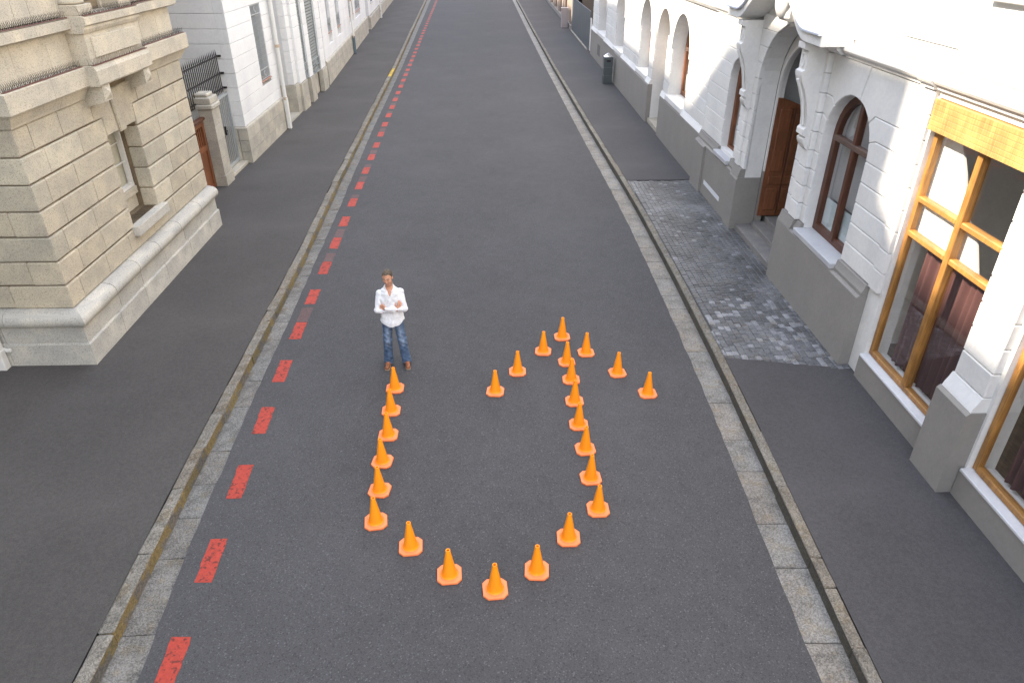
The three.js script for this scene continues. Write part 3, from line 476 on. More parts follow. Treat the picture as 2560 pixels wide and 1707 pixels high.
{
  const F2 = frame(-7.7, 0, 0, -1);
  roundPipe('round_downpipe', 'white round downpipe at the corner of the recess, rusty at its joints', F2, 27.02, 0.05, 12.9, pipeWhite, 1.15);
  const F = frame(-7.75, -35.5, -1.1, -21.5);
  const B = thing('long_white_building', 'long white building with paired slim windows beyond the shuttered piers on the left', 'building', [-8, 0, -45]);
  const wins = [[1.8, 3.0, 2.05], [4.95, 6.3, 1.98], [10.3, 12.4, 1.95], [13.4, 16.2, 1.88]], end = 19.6;
  part(B, 'wall', wallShape(rect(0, end, 0, 14.4), wins.flatMap(([a, b, h]) => [rect(a, b, h, 4.6), rect(a, b, 6.5, 9.2), rect(a, b, 10.6, 13)]), -0.5, -0.12), whiteDim, F);
  part(B, 'wall', box(0, end, 0, 14.4, -7, -0.51), whiteDim, F);
  stonePlinth(B, F, 0, end, 1.0, 0.08, 3);
  part(B, 'plinth_cap', mould([[-0.2, 1.0], [0.08, 1.0], [0.06, 1.05], [0, 1.08], [-0.2, 1.08]], 0, end), plinthStone[1], F);
  const hs = hsFrom(1.08, 0.5, 5.0);
  for (let i = 0; i + 1 < hs.length; i++) { let s = 0; const h0 = hs[i] + 0.004, h1 = hs[i + 1] - 0.004; for (const [a, b, h] of [...wins, [end, end, 0]]) { const c = h1 > h && h0 < 4.5; if (c || a === end) { part(B, 'wall_course', cblk(s, a, h0, h1, -0.12, 0, 0.007, 0.004, 0.008), pick(whites), F); s = b; } } }
  part(B, 'upper_wall', wallShape(rect(0, end, hs[hs.length - 1], 14.4), wins.flatMap(([a, b]) => [rect(a, b, 6.5, 9.2), rect(a, b, 10.6, 13)]), -0.119, 0), white, F);
  part(B, 'cornice', mould([[-0.6, 14.4], [0.05, 14.4], [0.25, 14.6], [0.25, 14.9], [-0.6, 14.95]], 0, end), white, F);
  for (const [a, b, h] of wins) { const w = part(B, 'window', [box(a, a + 0.08, h, 4.6, -0.24, -0.12), box(b - 0.08, b, h, 4.6, -0.24, -0.12), box(a, b, h, h + 0.09, -0.241, -0.12), box((a + b) / 2 - 0.05, (a + b) / 2 + 0.05, h, 4.6, -0.239, -0.1)], whiteDim, F); part(w, 'pane', box(a + 0.04, b - 0.04, h + 0.05, 4.6, -0.19, -0.185), M([0.14, 0.16, 0.17], { roughness: 0.15 }), F); part(w, 'sill', cblk(a + 0.001, b - 0.001, h, h + 0.04, -0.12, 0.02, 0.004), M([0.4, 0.24, 0.18]), F); grille(w, F, a + 0.04, b - 0.04, h + 0.05, h + 0.65, -0.02, 4, ironGrey); }
  roundPipe('round_downpipe', 'white downpipe with a dark slate coloured foot farther along the left', F, 9.9, 0.08, 14.4, M([0.1, 0.14, 0.16], { roughness: 0.6 }), 1.0);
  const C = thing('far_white_building', 'farthest white building on the left with a pale stone plinth', 'building', [-9, 0, -60]);
  part(C, 'wall', box(19.6, 21.6, 0, 14, -7, -0.9), whiteDim, F); part(C, 'wall', box(21.6, 95, 0, 14, -7, -0.12), white, F);
  stonePlinth(C, F, 21.6, 40, 0.85, 0.1, 2, 0.25); part(C, 'plinth', box(40, 95, 0, 0.85, -0.2, 0.1), plinthStone[0], F);
  for (let s = 23.2, k = 0; k < 7; k++, s += 4.2) { const w = part(C, 'window', [box(s, s + 1.7, 1.6, 1.68, -0.1, 0.06), box(s, s + 0.1, 1.68, 4, -0.1, 0.02), box(s + 1.6, s + 1.7, 1.68, 4, -0.1, 0.02)], whiteDim, F); part(w, 'pane', box(s + 0.1, s + 1.6, 1.68, 4, -0.1, 0.005), M([0.14, 0.16, 0.17], { roughness: 0.15 }), F); }
  courses(C, F, 21.6, 60, -0.003, hsFrom(0.9, 0.6, 4.2), whites, 0.117);
  roundPipe('round_downpipe', 'white round downpipe on the farthest white building on the left', F, 29.3, 0.1, 14, pipeWhite, 0.6);
}

// ---------------------------------------------------------------- east side: white building with portal and shop windows
const PITCH = 0.345, SPR = 3.23, rowH = (k) => SPR + PITCH * k;      // course joints, k = -5 .. 4
function frameWin(B, F, s0, s1, h0, h1, n, mat, opts = {}) {         // rectangular timber window
  const t = opts.t || 0.09, d = 0.09, g = [box(s0, s0 + t, h0, h1, n - d, n), box(s1 - t, s1, h0, h1, n - d, n), box(s0 + t, s1 - t, h0, h0 + t, n - d, n - 0.001), box(s0 + t, s1 - t, h1 - t, h1, n - d, n - 0.001)];
  return part(B, opts.name || 'window', g, mat, F);
}
function archWin(B, F, s0, s1, h0, spring, n, mat, mull = true, blindMat = blind) {
  const t = 0.13, sh = wallShape(archHole(s0, s1, h0, spring), [archHole(s0 + t, s1 - t, h0 + t, spring)], n - 0.1, n), c = (s0 + s1) / 2;
  const w = part(B, 'arched_window', sh, mat, F);
  if (mull) { part(w, 'mullion', cblk(c - 0.06, c + 0.06, h0 + t * 0.5, spring + (s1 - s0) / 2 - t * 0.8, n - 0.09, n + 0.02, 0.012), mat, F); part(w, 'transom', cblk(s0 + t * 0.6, s1 - t * 0.6, spring - 0.06, spring + 0.04, n - 0.085, n + 0.03, 0.012), M([0.16, 0.1, 0.08], { map: T.wood, roughness: 0.5 }), F); }
  part(w, 'pane', poly(archHole(s0 + 0.06, s1 - 0.06, h0 + 0.06, spring), n - 0.056, n - 0.05), glass, F);
  part(w, 'blind', poly(archHole(s0 + 0.02, s1 - 0.02, h0 + 0.62, spring), n - 0.24, n - 0.22), blindMat, F);
  part(w, 'frosted_film', box(s0 + 0.05, s1 - 0.05, h0 + 0.08, h0 + 0.66, n - 0.105, n - 0.1), M([0.42, 0.5, 0.52], { roughness: 0.6 }), F);
  return w;
}
// one rusticated bay with an arched opening: straight courses below the spring, stepped voussoirs above
function archBay(B, F, s0, s1, w0, w1, kTop, n0, n1, mats, dep = 0.06) {
  const c = (w0 + w1) / 2, r = (w1 - w0) / 2, R = r + 0.2;
  for (let k = -5; k < 0; k++) for (const [a, b] of [[s0, w0], [w1, s1]]) part(B, 'rusticated_block', cblk(a + 0.001, b - 0.001, rowH(k) + 0.005, rowH(k + 1) - 0.005, n0, n1, 0.014, 0.006, 0.016), pick(mats), F);
  const top = rowH(kTop), th = (y) => Math.asin(clamp(y / R, 0, 0.96)), cuts = [];
  for (let k = 0; k <= kTop; k++) { const y = PITCH * k; if (y < R * 0.97) cuts.push([th(y), y]); }
  const tk = 1.33;                                                     // keystone edge angle
  const list = cuts.filter(([t]) => t < tk - 0.15);
  for (const sg of [1, -1]) {
    const X = sg > 0 ? s1 : s0, pt = (a, b) => [c + sg * a, b], edge = Math.abs(X - c) - 0.001;
    for (let i = 0; i < list.length; i++) {
      const [t0, y0] = list[i], last = i === list.length - 1, t1 = last ? tk : list[i + 1][0], y1 = last ? top - SPR : list[i + 1][1];
      const a = arc(0, 0, r, t0, t1, 4), o0 = Math.max(y0 / Math.tan(t0 || 1e-6), 0), p = [];
      const q0 = t0 ? R * Math.cos(t0) : r, q1 = last ? (top - SPR) / Math.tan(tk) : R * Math.cos(t1);
      p.push([q0, y0 + 0.005], [edge, y0 + 0.005], [edge, y1 - 0.005], [q1 + 0.004, y1 - 0.005]);
      for (let m = a.length - 1; m >= 0; m--) p.push([a[m][0] + 0.001, a[m][1] + (m === 0 ? 0.006 : m === a.length - 1 ? -0.006 : 0)]);
      const P = p.map(([x, y]) => pt(x, SPR + y)); part(B, 'voussoir', poly(sg > 0 ? P : P.slice().reverse(), n0, n1, 0.012), pick(mats), F);
    }
  }
  const a = arc(0, 0, r, tk, Math.PI - tk, 4), yt = top - SPR, q = yt / Math.tan(tk);
  part(B, 'keystone', poly([...[...a].reverse(), [q, yt - 0.002], [-q, yt - 0.002]].map(([x, y]) => [c + x, SPR + y]), n0, n1 + 0.012, 0.012), pick(mats), F);
}
{
  const B = thing('white_portal_building', 'white building with arched portal, arched window and timber shop windows on the right', 'building', [6.1, 0, -12]);
  const F = frame(6.1, 0, 0, 1);                                       // s = z, n points to the street
  const shop = [[-9.72, -7.58], [-6.85, -4.7], [-3.95, -1.8]], zA = -20.35, zB = 10, CORN = rowH(4);
  const aw = [-12.85, -11.15], pw = [-16.45, -13.72], nw = [-18.55, -17.45], SP = 3.44;
  // load-bearing wall with all openings
  part(B, 'wall', wallShape(rect(zA, zB, 0, 4.9), [archHole(aw[0], aw[1], 1.42, SPR), archHole(pw[0], pw[1], 0.002, SP), archHole(nw[0], nw[1], 1.5, SPR), ...shop.map(([a, b]) => rect(a, b, 0.42, 4.52))], -0.42, -0.03), white, F);
  part(B, 'upper_wall', wallShape(rect(zA, zB, 4.9, 13.2), [-18, -15, -12, -8.6, -5.8, -3, 0, 3, 6].map((s) => rect(s - 0.65, s + 0.65, 6.4, 8.9)), -0.42, -0.0), white, F);
  part(B, 'rear_wall', box(zA, zB, 0, 13.2, -10, -3.4), whiteDim, F);
  part(B, 'roof', box(zA, zB, 13.2, 13.5, -10, 0.2), M([0.25, 0.25, 0.25]), F);
  part(B, 'ceiling', box(zA, zB, 4.72, 4.88, -3.4, -0.42), whiteDim, F);
  for (const s of [-18, -15, -12, -8.6, -5.8, -3, 0, 3, 6]) { const w = frameWin(B, F, s - 0.65, s + 0.65, 6.4, 8.9, -0.25, woodBrown); part(w, 'pane', box(s - 0.6, s + 0.6, 6.45, 8.85, -0.3, -0.295), glass, F); part(w, 'sill', cblk(s - 0.8, s + 0.8, 6.25, 6.4, -0.05, 0.14, 0.01), white, F); }
  part(B, 'upper_room', box(zA, zB, 4.9, 13.2, -3.4, -1.6), darkRoom, F);
  // plinths (grey painted) with their chamfered tops
  const plinth = (s0, s1, n, h = 1.28) => part(B, 'plinth', mould([[-0.06, -0.04], [n, -0.04], [n, h], [n - 0.035, h + 0.03], [-0.06, h + 0.03]], s0, s1), taupe, F);
  const base = (s0, s1, n, ret = 0) => part(B, 'base_moulding', mould([[-0.06, 1.312], [n + 0.06, 1.312], [n + 0.06, 1.37], [n + 0.03, 1.42], [n + 0.012, 1.5], [-0.06, 1.503]], s0 + 0.004, s1 - 0.004), taupe, F);
  plinth(-13.73, -10.08, 0.15); base(-13.06, aw[0], 0.03); base(aw[1], -10.08, 0.03);
  plinth(zA, -16.5, 0.13); base(zA, nw[0], 0.03); base(nw[1], -16.5, 0.03);
  part(B, 'pilaster_plinth', mould([[0.1, -0.04], [0.19, -0.04], [0.19, 1.25], [0.15, 1.29], [0.1, 1.29]], -20.3, -19.35), taupe, F);
  part(B, 'basement_slot', box(-19.1, -17.6, 0.3, 0.42, 0.131, 0.135), M([0.6, 0.62, 0.65]), F);
  for (const [a, b] of [aw, nw]) part(B, 'sill', cblk(a - 0.02, b + 0.02, 1.32, 1.425, -0.3, 0.165, 0.01), M([0.5, 0.5, 0.52], { map: T.plaster, roughness: 0.5 }), F);
  // rusticated facing
  archBay(B, F, -13.05, -10.08, aw[0], aw[1], 4, -0.05, 0.0, whites);
  archBay(B, F, -20.3, -17.0, nw[0], nw[1], 4, -0.05, 0.0, whites);
  for (let k = -5; k < 4; k++) {
    const h0 = rowH(k) + 0.005, h1 = rowH(k + 1) - 0.005;
    part(B, 'rusticated_block', cblk(-10.05, -9.76, h0, h1, -0.05, 0.035, 0.012, 0.006, 0.014), pick(whites), F);      // strip before the shop
    // rusticated jambs beside the portal: broad strip, then narrow strip along the arch
    const arch = (y, sg) => { const e = y <= SP ? 1.365 : Math.sqrt(Math.max(0, 1.365 ** 2 - (y - SP) ** 2)); return -15.085 + sg * e; };
    for (const sg of [-1, 1]) {
      const oA = sg > 0 ? -13.06 : -17.0, n1 = 0.09, mid = sg > 0 ? -13.42 : -16.74;
      part(B, 'rusticated_block', cblk(Math.min(oA, mid) + 0.001, Math.max(oA, mid) - 0.001, h0, h1, -0.05, n1, 0.014, 0.012, 0.016), pick(whites), F);
      const top = Math.min(h1, SP + 1.36), pts = []; for (let i = 0; i <= 5; i++) { const y = lerp(h0, h1, i / 5); pts.push([arch(Math.min(y, SP + 1.364), sg), y]); }
      const P = [[mid, h0], ...pts, [mid, h1]]; part(B, 'rusticated_block', poly(sg > 0 ? P.slice().reverse() : P, -0.05, 0.045, 0.01), pick(whites), F);
    }
  }
  part(B, 'portal_crown', poly([[-16.74, CORN + 0.002], [-15.085 - 0.72, CORN + 0.002], [-15.3, 4.83], [-14.87, 4.83], [-15.085 + 0.72, CORN + 0.002], [-13.42, CORN + 0.002], [-13.42, 4.9], [-16.74, 4.9]], -0.05, 0.045, 0.008), whites[0], F);
  // string course
  const sc = [[-0.06, CORN + 0.004], [0.03, CORN + 0.004], [0.05, CORN + 0.05], [0.1, CORN + 0.08], [0.13, CORN + 0.12], [0.13, CORN + 0.17], [0.08, CORN + 0.2], [-0.06, CORN + 0.21]];
  for (const [a, b] of [[zA, -17.6], [-12.55, -10.08], [-9.74, -7.62], [-6.84, -4.66], [-3.9, zB]]) part(B, 'string_course', mould(sc, a, b), white, F);
  for (const [a, b] of [[-10.077, -9.743], [-7.617, -6.843], [-4.657, -3.903]]) part(B, 'string_course', mould(sc.map(([n, h]) => [n > 0 ? n + 0.05 : n, h]), a, b), white, F);
  // portal: plinth blocks of the jambs, inner arch, vestibule, steps, open door leaf
  for (const [a, b, q] of [[-17.0, -16.44, 0.17], [-13.728, -13.06, 0.1]]) { part(B, 'portal_plinth', mould([[-0.42, -0.04], [q, -0.04], [q, 1.25], [q - 0.04, 1.3], [-0.42, 1.3]], a, b), taupe, F); part(B, 'base_moulding', mould([[-0.42, 1.303], [0.15, 1.303], [0.12, 1.4], [0.095, 1.503], [-0.42, 1.503]], a + 0.02, b - 0.02), taupe, F); }
  const rev = M([0.66, 0.65, 0.64], { map: T.plaster });
  part(B, 'portal_lining', poly(archRing(pw[0] + 0.001, pw[1] - 0.001, 1.5, 3.4, 1.39, 0.16, 0.3).reverse(), -0.55, -0.43), rev, F);
  for (const [a, b] of [[pw[0] + 0.001, pw[0] + 0.161], [pw[1] - 0.161, pw[1] - 0.001]]) part(B, 'jamb_plinth', box(a, b, 0, 1.5, -0.548, -0.431), taupe, F);
  part(B, 'arch_moulding', poly(archRing(pw[0] + 0.1, pw[1] - 0.1, 1.5, 3.36, 1.16, 0.07).reverse(), -0.45, -0.4), white, F);
  const hall = M([0.5, 0.5, 0.5], { map: T.plaster });
  part(B, 'vestibule', [box(-16.7, -16.62, 0, 4.72, -3.2, -0.56), box(-13.55, -13.47, 0, 4.72, -3.2, -0.56), box(-16.62, -13.55, 0, 4.72, -3.3, -3.2)], hall, F);
  part(B, 'vestibule_floor', box(-16.62, -13.55, 0.1, 0.37, -3.2, -0.66), M([0.3, 0.29, 0.28], { map: T.granite }), F);
  const stepM = M([0.27, 0.265, 0.27], { map: T.granite, bumpMap: T.graniteB, bumpScale: 0.002, roughness: 0.7 });
  [[0.02, 0.13, -0.36], [-0.33, 0.25, -0.67], [-0.64, 0.371, -0.9]].forEach(([n, h, nb], i) => part(B, 'step', cblk(pw[0] + 0.002 + (i ? 0.16 : 0), pw[1] - 0.002 - (i ? 0.16 : 0), -0.02, h, nb, n, 0.012), stepM, F));
  const lz = -16.26, L = frame(0, lz, 1, 0);                           // the leaf stands open, square to the street
  const top = (x) => lerp(3.2, 2.98, smooth(6.5, 7.35, x));
  const lp = []; for (let i = 0; i <= 10; i++) { const x = lerp(7.4, 6.53, i / 10); lp.push([x, top(x)]); }
  const door = part(B, 'door', poly([[6.53, 0.4], [7.4, 0.4], ...lp], -0.05, 0), woodBrown, L);
  const panel = (x0, x1, h0, h1) => part(door, 'panel', cblk(x0, x1, h0, h1, -0.01, 0.02, 0.02), woodBrown, L);
  panel(6.63, 6.92, 0.55, 1.1); panel(7.0, 7.3, 0.55, 1.1); panel(6.63, 7.3, 1.18, 1.4); panel(6.63, 6.92, 1.5, 2.95); panel(7.0, 7.3, 1.5, 2.85);
  part(door, 'cover_strip', cblk(6.94, 6.98, 0.45, 2.98, 0, 0.03, 0.008), woodDark, L); part(door, 'handle', [box(7.34, 7.37, 1.35, 1.6, 0, 0.05)], ironGrey, L);
  // consoles that carry the hood
  for (const [a, b] of [[-17.0, -16.7], [-13.46, -13.16]]) {
    const pr = []; const cv = [[0.09, 2.86], [0.14, 2.9], [0.2, 3.0], [0.21, 3.06], [0.16, 3.1], [0.24, 3.14], [0.24, 3.24], [0.2, 3.28], [0.22, 3.5], [0.27, 3.7], [0.36, 3.95], [0.44, 4.1], [0.48, 4.22], [0.48, 4.27], [0.43, 4.3], [0.43, 4.62], [0.52, 4.66], [0.52, 4.76]];
    pr.push([-0.05, 2.86], ...cv, [-0.05, 4.76]);
    const c = part(B, 'console', mould(pr, a, b, 0, 0, 0.5), whites[1], F);
    const m = (a + b) / 2; part(c, 'medallion', new THREE.TorusGeometry(0.075, 0.014, 6, 24).scale(0.8, 1.5, 1).translate(m, 4.46, 0.435), whites[1], F);
    part(c, 'side_fillet', mould([[0.2, 3.3], [0.24, 3.3], [0.27, 3.5], [0.32, 3.72], [0.41, 3.95], [0.49, 4.12], [0.46, 4.14], [0.37, 3.97], [0.28, 3.74]], m - 0.035, m + 0.035, 0, 0, 0.5), whites[0], F);
  }
  // hood: two S-curved halves and a cartouche between them
  for (const sg of [-1, 1]) {
    const lo = [], hi = []; for (let i = 0; i <= 16; i++) { const u = i / 16, x = lerp(2.6, 0.62, u), y = 4.78 + 0.62 * Math.pow(smooth(0.32, 1.0, u), 1.15); lo.push([-15.085 + sg * x, y]); hi.push([-15.085 + sg * x, y + 0.17]); }
    const P = [...lo, ...hi.slice().reverse()]; part(B, 'hood', poly(sg > 0 ? P : P.slice().reverse(), -0.02, 0.56, 0.012), whites[2], F);
    const P2 = [...hi, ...hi.map(([a, b]) => [a, b + 0.045]).reverse()]; part(B, 'hood_lip', poly(sg > 0 ? P2 : P2.slice().reverse(), -0.02, 0.62, 0.008), M([0.62, 0.66, 0.74], { roughness: 0.45, metalness: 0.2 }), F);
    const mid = -15.085 + sg * 0.55, scroll = new THREE.CylinderGeometry(0.15, 0.15, 0.5, 20).rotateX(Math.PI / 2).translate(mid, 5.55, 0.28); part(B, 'scroll', scroll, whites[2], F);
    part(B, 'hood_bed', mould([[-0.03, 4.64], [0.1, 4.64], [0.2, 4.72], [0.2, 4.775], [-0.03, 4.775]], sg > 0 ? -13.1 : -17.55, sg > 0 ? -12.6 : -17.06), white, F);
  }
  part(B, 'cartouche', [cblk(-15.36, -14.8, 4.92, 5.6, 0.0, 0.3, 0.06), new THREE.SphereGeometry(0.28, 18, 12).scale(1, 1.25, 0.5).translate(-15.085, 5.3, 0.3)], whites[3], F);
  // arched windows
  archWin(B, F, aw[0] + 0.001, aw[1] - 0.001, 1.43, SPR, -0.2, woodDark);
  archWin(B, F, nw[0] + 0.001, nw[1] - 0.001, 1.43, SPR, -0.2, woodBrown, false, M([0.5, 0.52, 0.56], { roughness: 0.9 }));
  part(B, 'room_lining', [box(-13.4, -10.4, 0.3, 4.7, -1.0, -0.9), box(-19.2, -16.9, 0.3, 4.7, -1.0, -0.9)], darkRoom, F);
  // shop front: stall riser, piers, timber windows, shutter box
  shop.forEach(([a, b], i) => {
    part(B, 'stall_riser', cblk(a - 0.03, b + 0.04, -0.04, 0.4, -0.06, 0.03, 0.01), taupe, F); part(B, 'shop_sill', cblk(a, b, 0.4, 0.445, -0.3, 0.05, 0.008, 0.004, 0.008, 0.004), M([0.66, 0.66, 0.68], { map: T.plaster }), F);
    const m = (a + b) / 2 + (i ? 0 : 0.03), n = -0.1, t = 0.085;
    const w = part(B, 'shop_window', [cblk(a, a + t, 0.45, 4.1, n - 0.1, n, 0.012), cblk(b - t, b, 0.45, 4.1, n - 0.1, n, 0.012), cblk(a + t, b - t, 0.45, 0.54, n - 0.1, n + 0.01, 0.012)], woodGold, F);
    part(w, 'mullion', cblk(m - 0.055, m + 0.055, 0.54, 4.1, n - 0.1, n + 0.03, 0.015), woodGold, F);
    for (const h of [2.56, 3.08]) for (const [x, y] of [[a + t, m - 0.055], [m + 0.055, b - t]]) part(w, 'transom', cblk(x, y, h, h + 0.085, n - 0.1, n + 0.02, 0.015), woodGold, F);
    for (const [x, y] of [[a + t, m - 0.055], [m + 0.055, b - t]]) for (const [p, q] of [[0.54, 2.56], [2.645, 3.08], [3.165, 4.1]]) part(w, 'pane', box(x, y, p, q, n - 0.056, n - 0.05), glass, F);
    const sb = part(B, 'shutter_box', box(a + 0.002, b - 0.002, 4.1, 4.51, -0.3, -0.03), woodGold, F);
    for (let k = 0; k < 6; k++) part(sb, 'slat', cblk(a + 0.003, b - 0.003, 4.1 + k * 0.068, 4.1 + (k + 1) * 0.068 - 0.002, -0.04, 0.035, 0.005), slatWood, F);
    // curtains on a rail
    const cur = [0.115, 0.047, 0.042]; const cm = variants(cur, 0.12, { map: T.cloth, roughness: 1 }, 2);
    for (const [x, y, ph] of [[a + 0.3, m + 0.1, 0], [m - 0.02, b - 0.06, 2]]) {
      const v = [], N = 60, rows = 6, f = (u, q) => [lerp(x, y, u), lerp(0.5, 2.5, q), -0.36 + 0.05 * Math.sin(u * 38 + ph + 0.6 * Math.sin(q * 2 + u * 5)) * (0.6 + 0.4 * (1 - q)) + 0.03 * Math.sin(u * 11 + ph)];
      for (let i2 = 0; i2 < N; i2++) for (let j = 0; j < rows; j++) { const A = f(i2 / N, j / rows), Bq = f((i2 + 1) / N, j / rows), C = f((i2 + 1) / N, (j + 1) / rows), D = f(i2 / N, (j + 1) / rows); v.push(...A, ...Bq, ...C, ...A, ...C, ...D); }
      part(w, 'curtain', fromTris(v, 1.2), cm[ph ? 1 : 0], F);
    }
    part(w, 'curtain_rail', box(a + 0.1, b - 0.02, 2.5, 2.53, -0.38, -0.34), ironBlack, F);
  });
  const pierAt = (a, b) => {
    part(B, 'pier_plinth', mould([[-0.06, -0.04], [0.22, -0.04], [0.22, 1.25], [0.18, 1.29], [-0.06, 1.29]], a + 0.003, b - 0.003), taupe, F);
    part(B, 'pier_base', mould([[-0.06, 1.293], [0.17, 1.293], [0.15, 1.36], [0.12, 1.42], [0.09, 1.5], [-0.06, 1.503]], a + 0.02, b - 0.02), white, F);
    for (let k = -5; k < 4; k++) part(B, 'rusticated_block', cblk(a + 0.03, b - 0.03, rowH(k) + 0.005, rowH(k + 1) - 0.005, -0.05, 0.08, 0.014, 0.012, 0.016), pick(whites), F);
  };
  pierAt(-7.56, -6.88); pierAt(-4.68, -3.98);
  part(B, 'apron_panel', cblk(-10.9, -9.6, 5.15, 5.45, -0.01, 0.03, 0.008), white, F);
  part(B, 'sill_band', cblk(-9.2, -2.2, 5.75, 5.87, -0.01, 0.1, 0.015), white, F);
  // shop interior
  const inner = M([0.5, 0.52, 0.5], { map: T.plaster });
  part(B, 'shop_floor', box(-10.4, zB, 0.1, 0.3, -3.4, -0.42), M([0.3, 0.2, 0.11], { map: T.wood }), F);
  part(B, 'shop_back_wall', wallShape(rect(-10.4, zB, 0.3, 4.72), [archHole(-7.6, -6.1, 0.31, 2.4)], -3.38, -3.1), inner, F);
  part(B, 'shop_partition', poly([[-10.35, 0.3], [-10.25, 0.3], [-10.25, 4.7], [-10.35, 4.7]], -3.1, -0.43), white, F);
  part(B, 'sun_patch_board', poly([[-9.7, 2.58], [-8.15, 2.58], [-8.4, 3.0], [-8.75, 3.2], [-9.0, 3.65], [-9.3, 4.05], [-9.7, 4.08]], -0.27, -0.24), white, F);  // added white panel; its cut outline imitates the sunlit patch behind the pane
  part(B, 'niche_arch', wallShape(archHole(-7.85, -5.85, 0.31, 2.4), [archHole(-7.6, -6.1, 0.32, 2.4)], -3.1, -3.02), M([0.5, 0.47, 0.4]), F);
}
// ---------------------------------------------------------------- white building farther along
{
  const B = thing('white_arcade_building', 'white building with deep window bays and grey plinth behind the metal bin on the right', 'building', [6.1, 0, -32]);
  const F = frame(6.15, 0, 0, 1), zA = -45.0, zB = -20.36;
  const wins = [[-42.6, -39.8], [-36.6, -34.3], [-30.6, -28.5], [-25.0, -22.7]], door = [-27.75, -25.75];
  part(B, 'wall', wallShape(rect(zA, zB, 0, 13.2), [...wins.map(([a, b]) => archHole(a, b, 1.5, 4.2 - (b - a) / 2)), archHole(door[0], door[1], 0.002, 3.1), ...wins.map(([a, b]) => rect(a + 0.4, b - 0.4, 6.4, 8.9))], -0.5, -0.03), white, F);
  part(B, 'rear_wall', box(zA, zB, 0, 13.2, -9, -1.2), darkRoom, F); part(B, 'roof', box(zA, zB, 13.2, 13.5, -9, 0.2), M([0.25, 0.25, 0.25]), F);
  const prof = [[-0.06, -0.04], [0.1, -0.04], [0.1, 1.34], [0.06, 1.39], [-0.06, 1.39]];
  part(B, 'plinth', mould(prof, zA, -36.0), taupe, F); part(B, 'plinth', mould(prof.map(([n, h]) => [n > 0 ? n + 0.04 : n, h]), -36.0, door[0] - 0.004), taupe, F); part(B, 'plinth', mould(prof.map(([n, h]) => [n > 0 ? n + 0.02 : n, h]), door[1] + 0.004, zB), taupe, F);
  part(B, 'vent', box(-42.0, -41.0, 0.4, 0.95, 0.07, 0.105), M([0.12, 0.115, 0.11]), F);
  part(B, 'step', cblk(door[0] + 0.01, door[1] - 0.01, -0.02, 0.16, -0.6, 0.05, 0.01), plinthStone[0], F);
  const dr = part(B, 'recessed_door', [box(door[0] - 0.1, door[1] + 0.1, 0.1, 4.3, -0.6, -0.502)], M([0.4, 0.35, 0.31], { map: T.plaster }), F); part(dr, 'panel', cblk(door[0] + 0.2, door[1] - 0.2, 0.4, 2.6, -0.52, -0.47, 0.02), M([0.36, 0.31, 0.27]), F);
  const edges = [zA, ...wins.flat(), zB].sort((a, b) => a - b);
  const segs = [[zA, -42.6], [-39.8, -36.6], [-34.3, -30.6], [-28.5, door[0]], [door[1], -25.0], [-22.7, zB]];
  for (const [a, b] of segs) {
    part(B, 'base_moulding', mould([[-0.4, 1.393], [0.13, 1.393], [0.1, 1.45], [0.06, 1.55], [-0.4, 1.553]], a + 0.003, b - 0.003), white, F);
    for (let k = 0; k < 5; k++) part(B, 'rusticated_block', cblk(a + 0.006, b - 0.006, 1.555 + k * 0.36 + 0.005, 1.555 + (k + 1) * 0.36 - 0.005, -0.45, 0.03, 0.016, 0.006, 0.016), pick(whites), F);
  }
  for (const [a, b] of wins) {
    part(B, 'sill', cblk(a + 0.002, b - 0.002, 1.4, 1.56, -0.498, 0.12, 0.01), white, F);
    const sp = 4.2 - (b - a) / 2; archWin(B, F, a + 0.001, b - 0.001, 1.57, sp, -0.42, woodBrown, true, M([0.45, 0.46, 0.47]));
    const w = frameWin(B, F, a + 0.4, b - 0.4, 6.4, 8.9, -0.3, woodBrown); part(w, 'pane', box(a + 0.45, b - 0.45, 6.45, 8.85, -0.35, -0.345), glass, F);
    part(B, 'hood_mould', poly(archRing(a - 0.14, b + 0.14, sp, sp + 0.001, (b - a) / 2 + 0.14, 0.138).reverse(), -0.04, 0.06), white, F);
  }
  part(B, 'string_course', mould([[-0.06, 4.6], [0.05, 4.6], [0.14, 4.7], [0.14, 4.8], [-0.06, 4.82]], zA, zB), white, F);
}
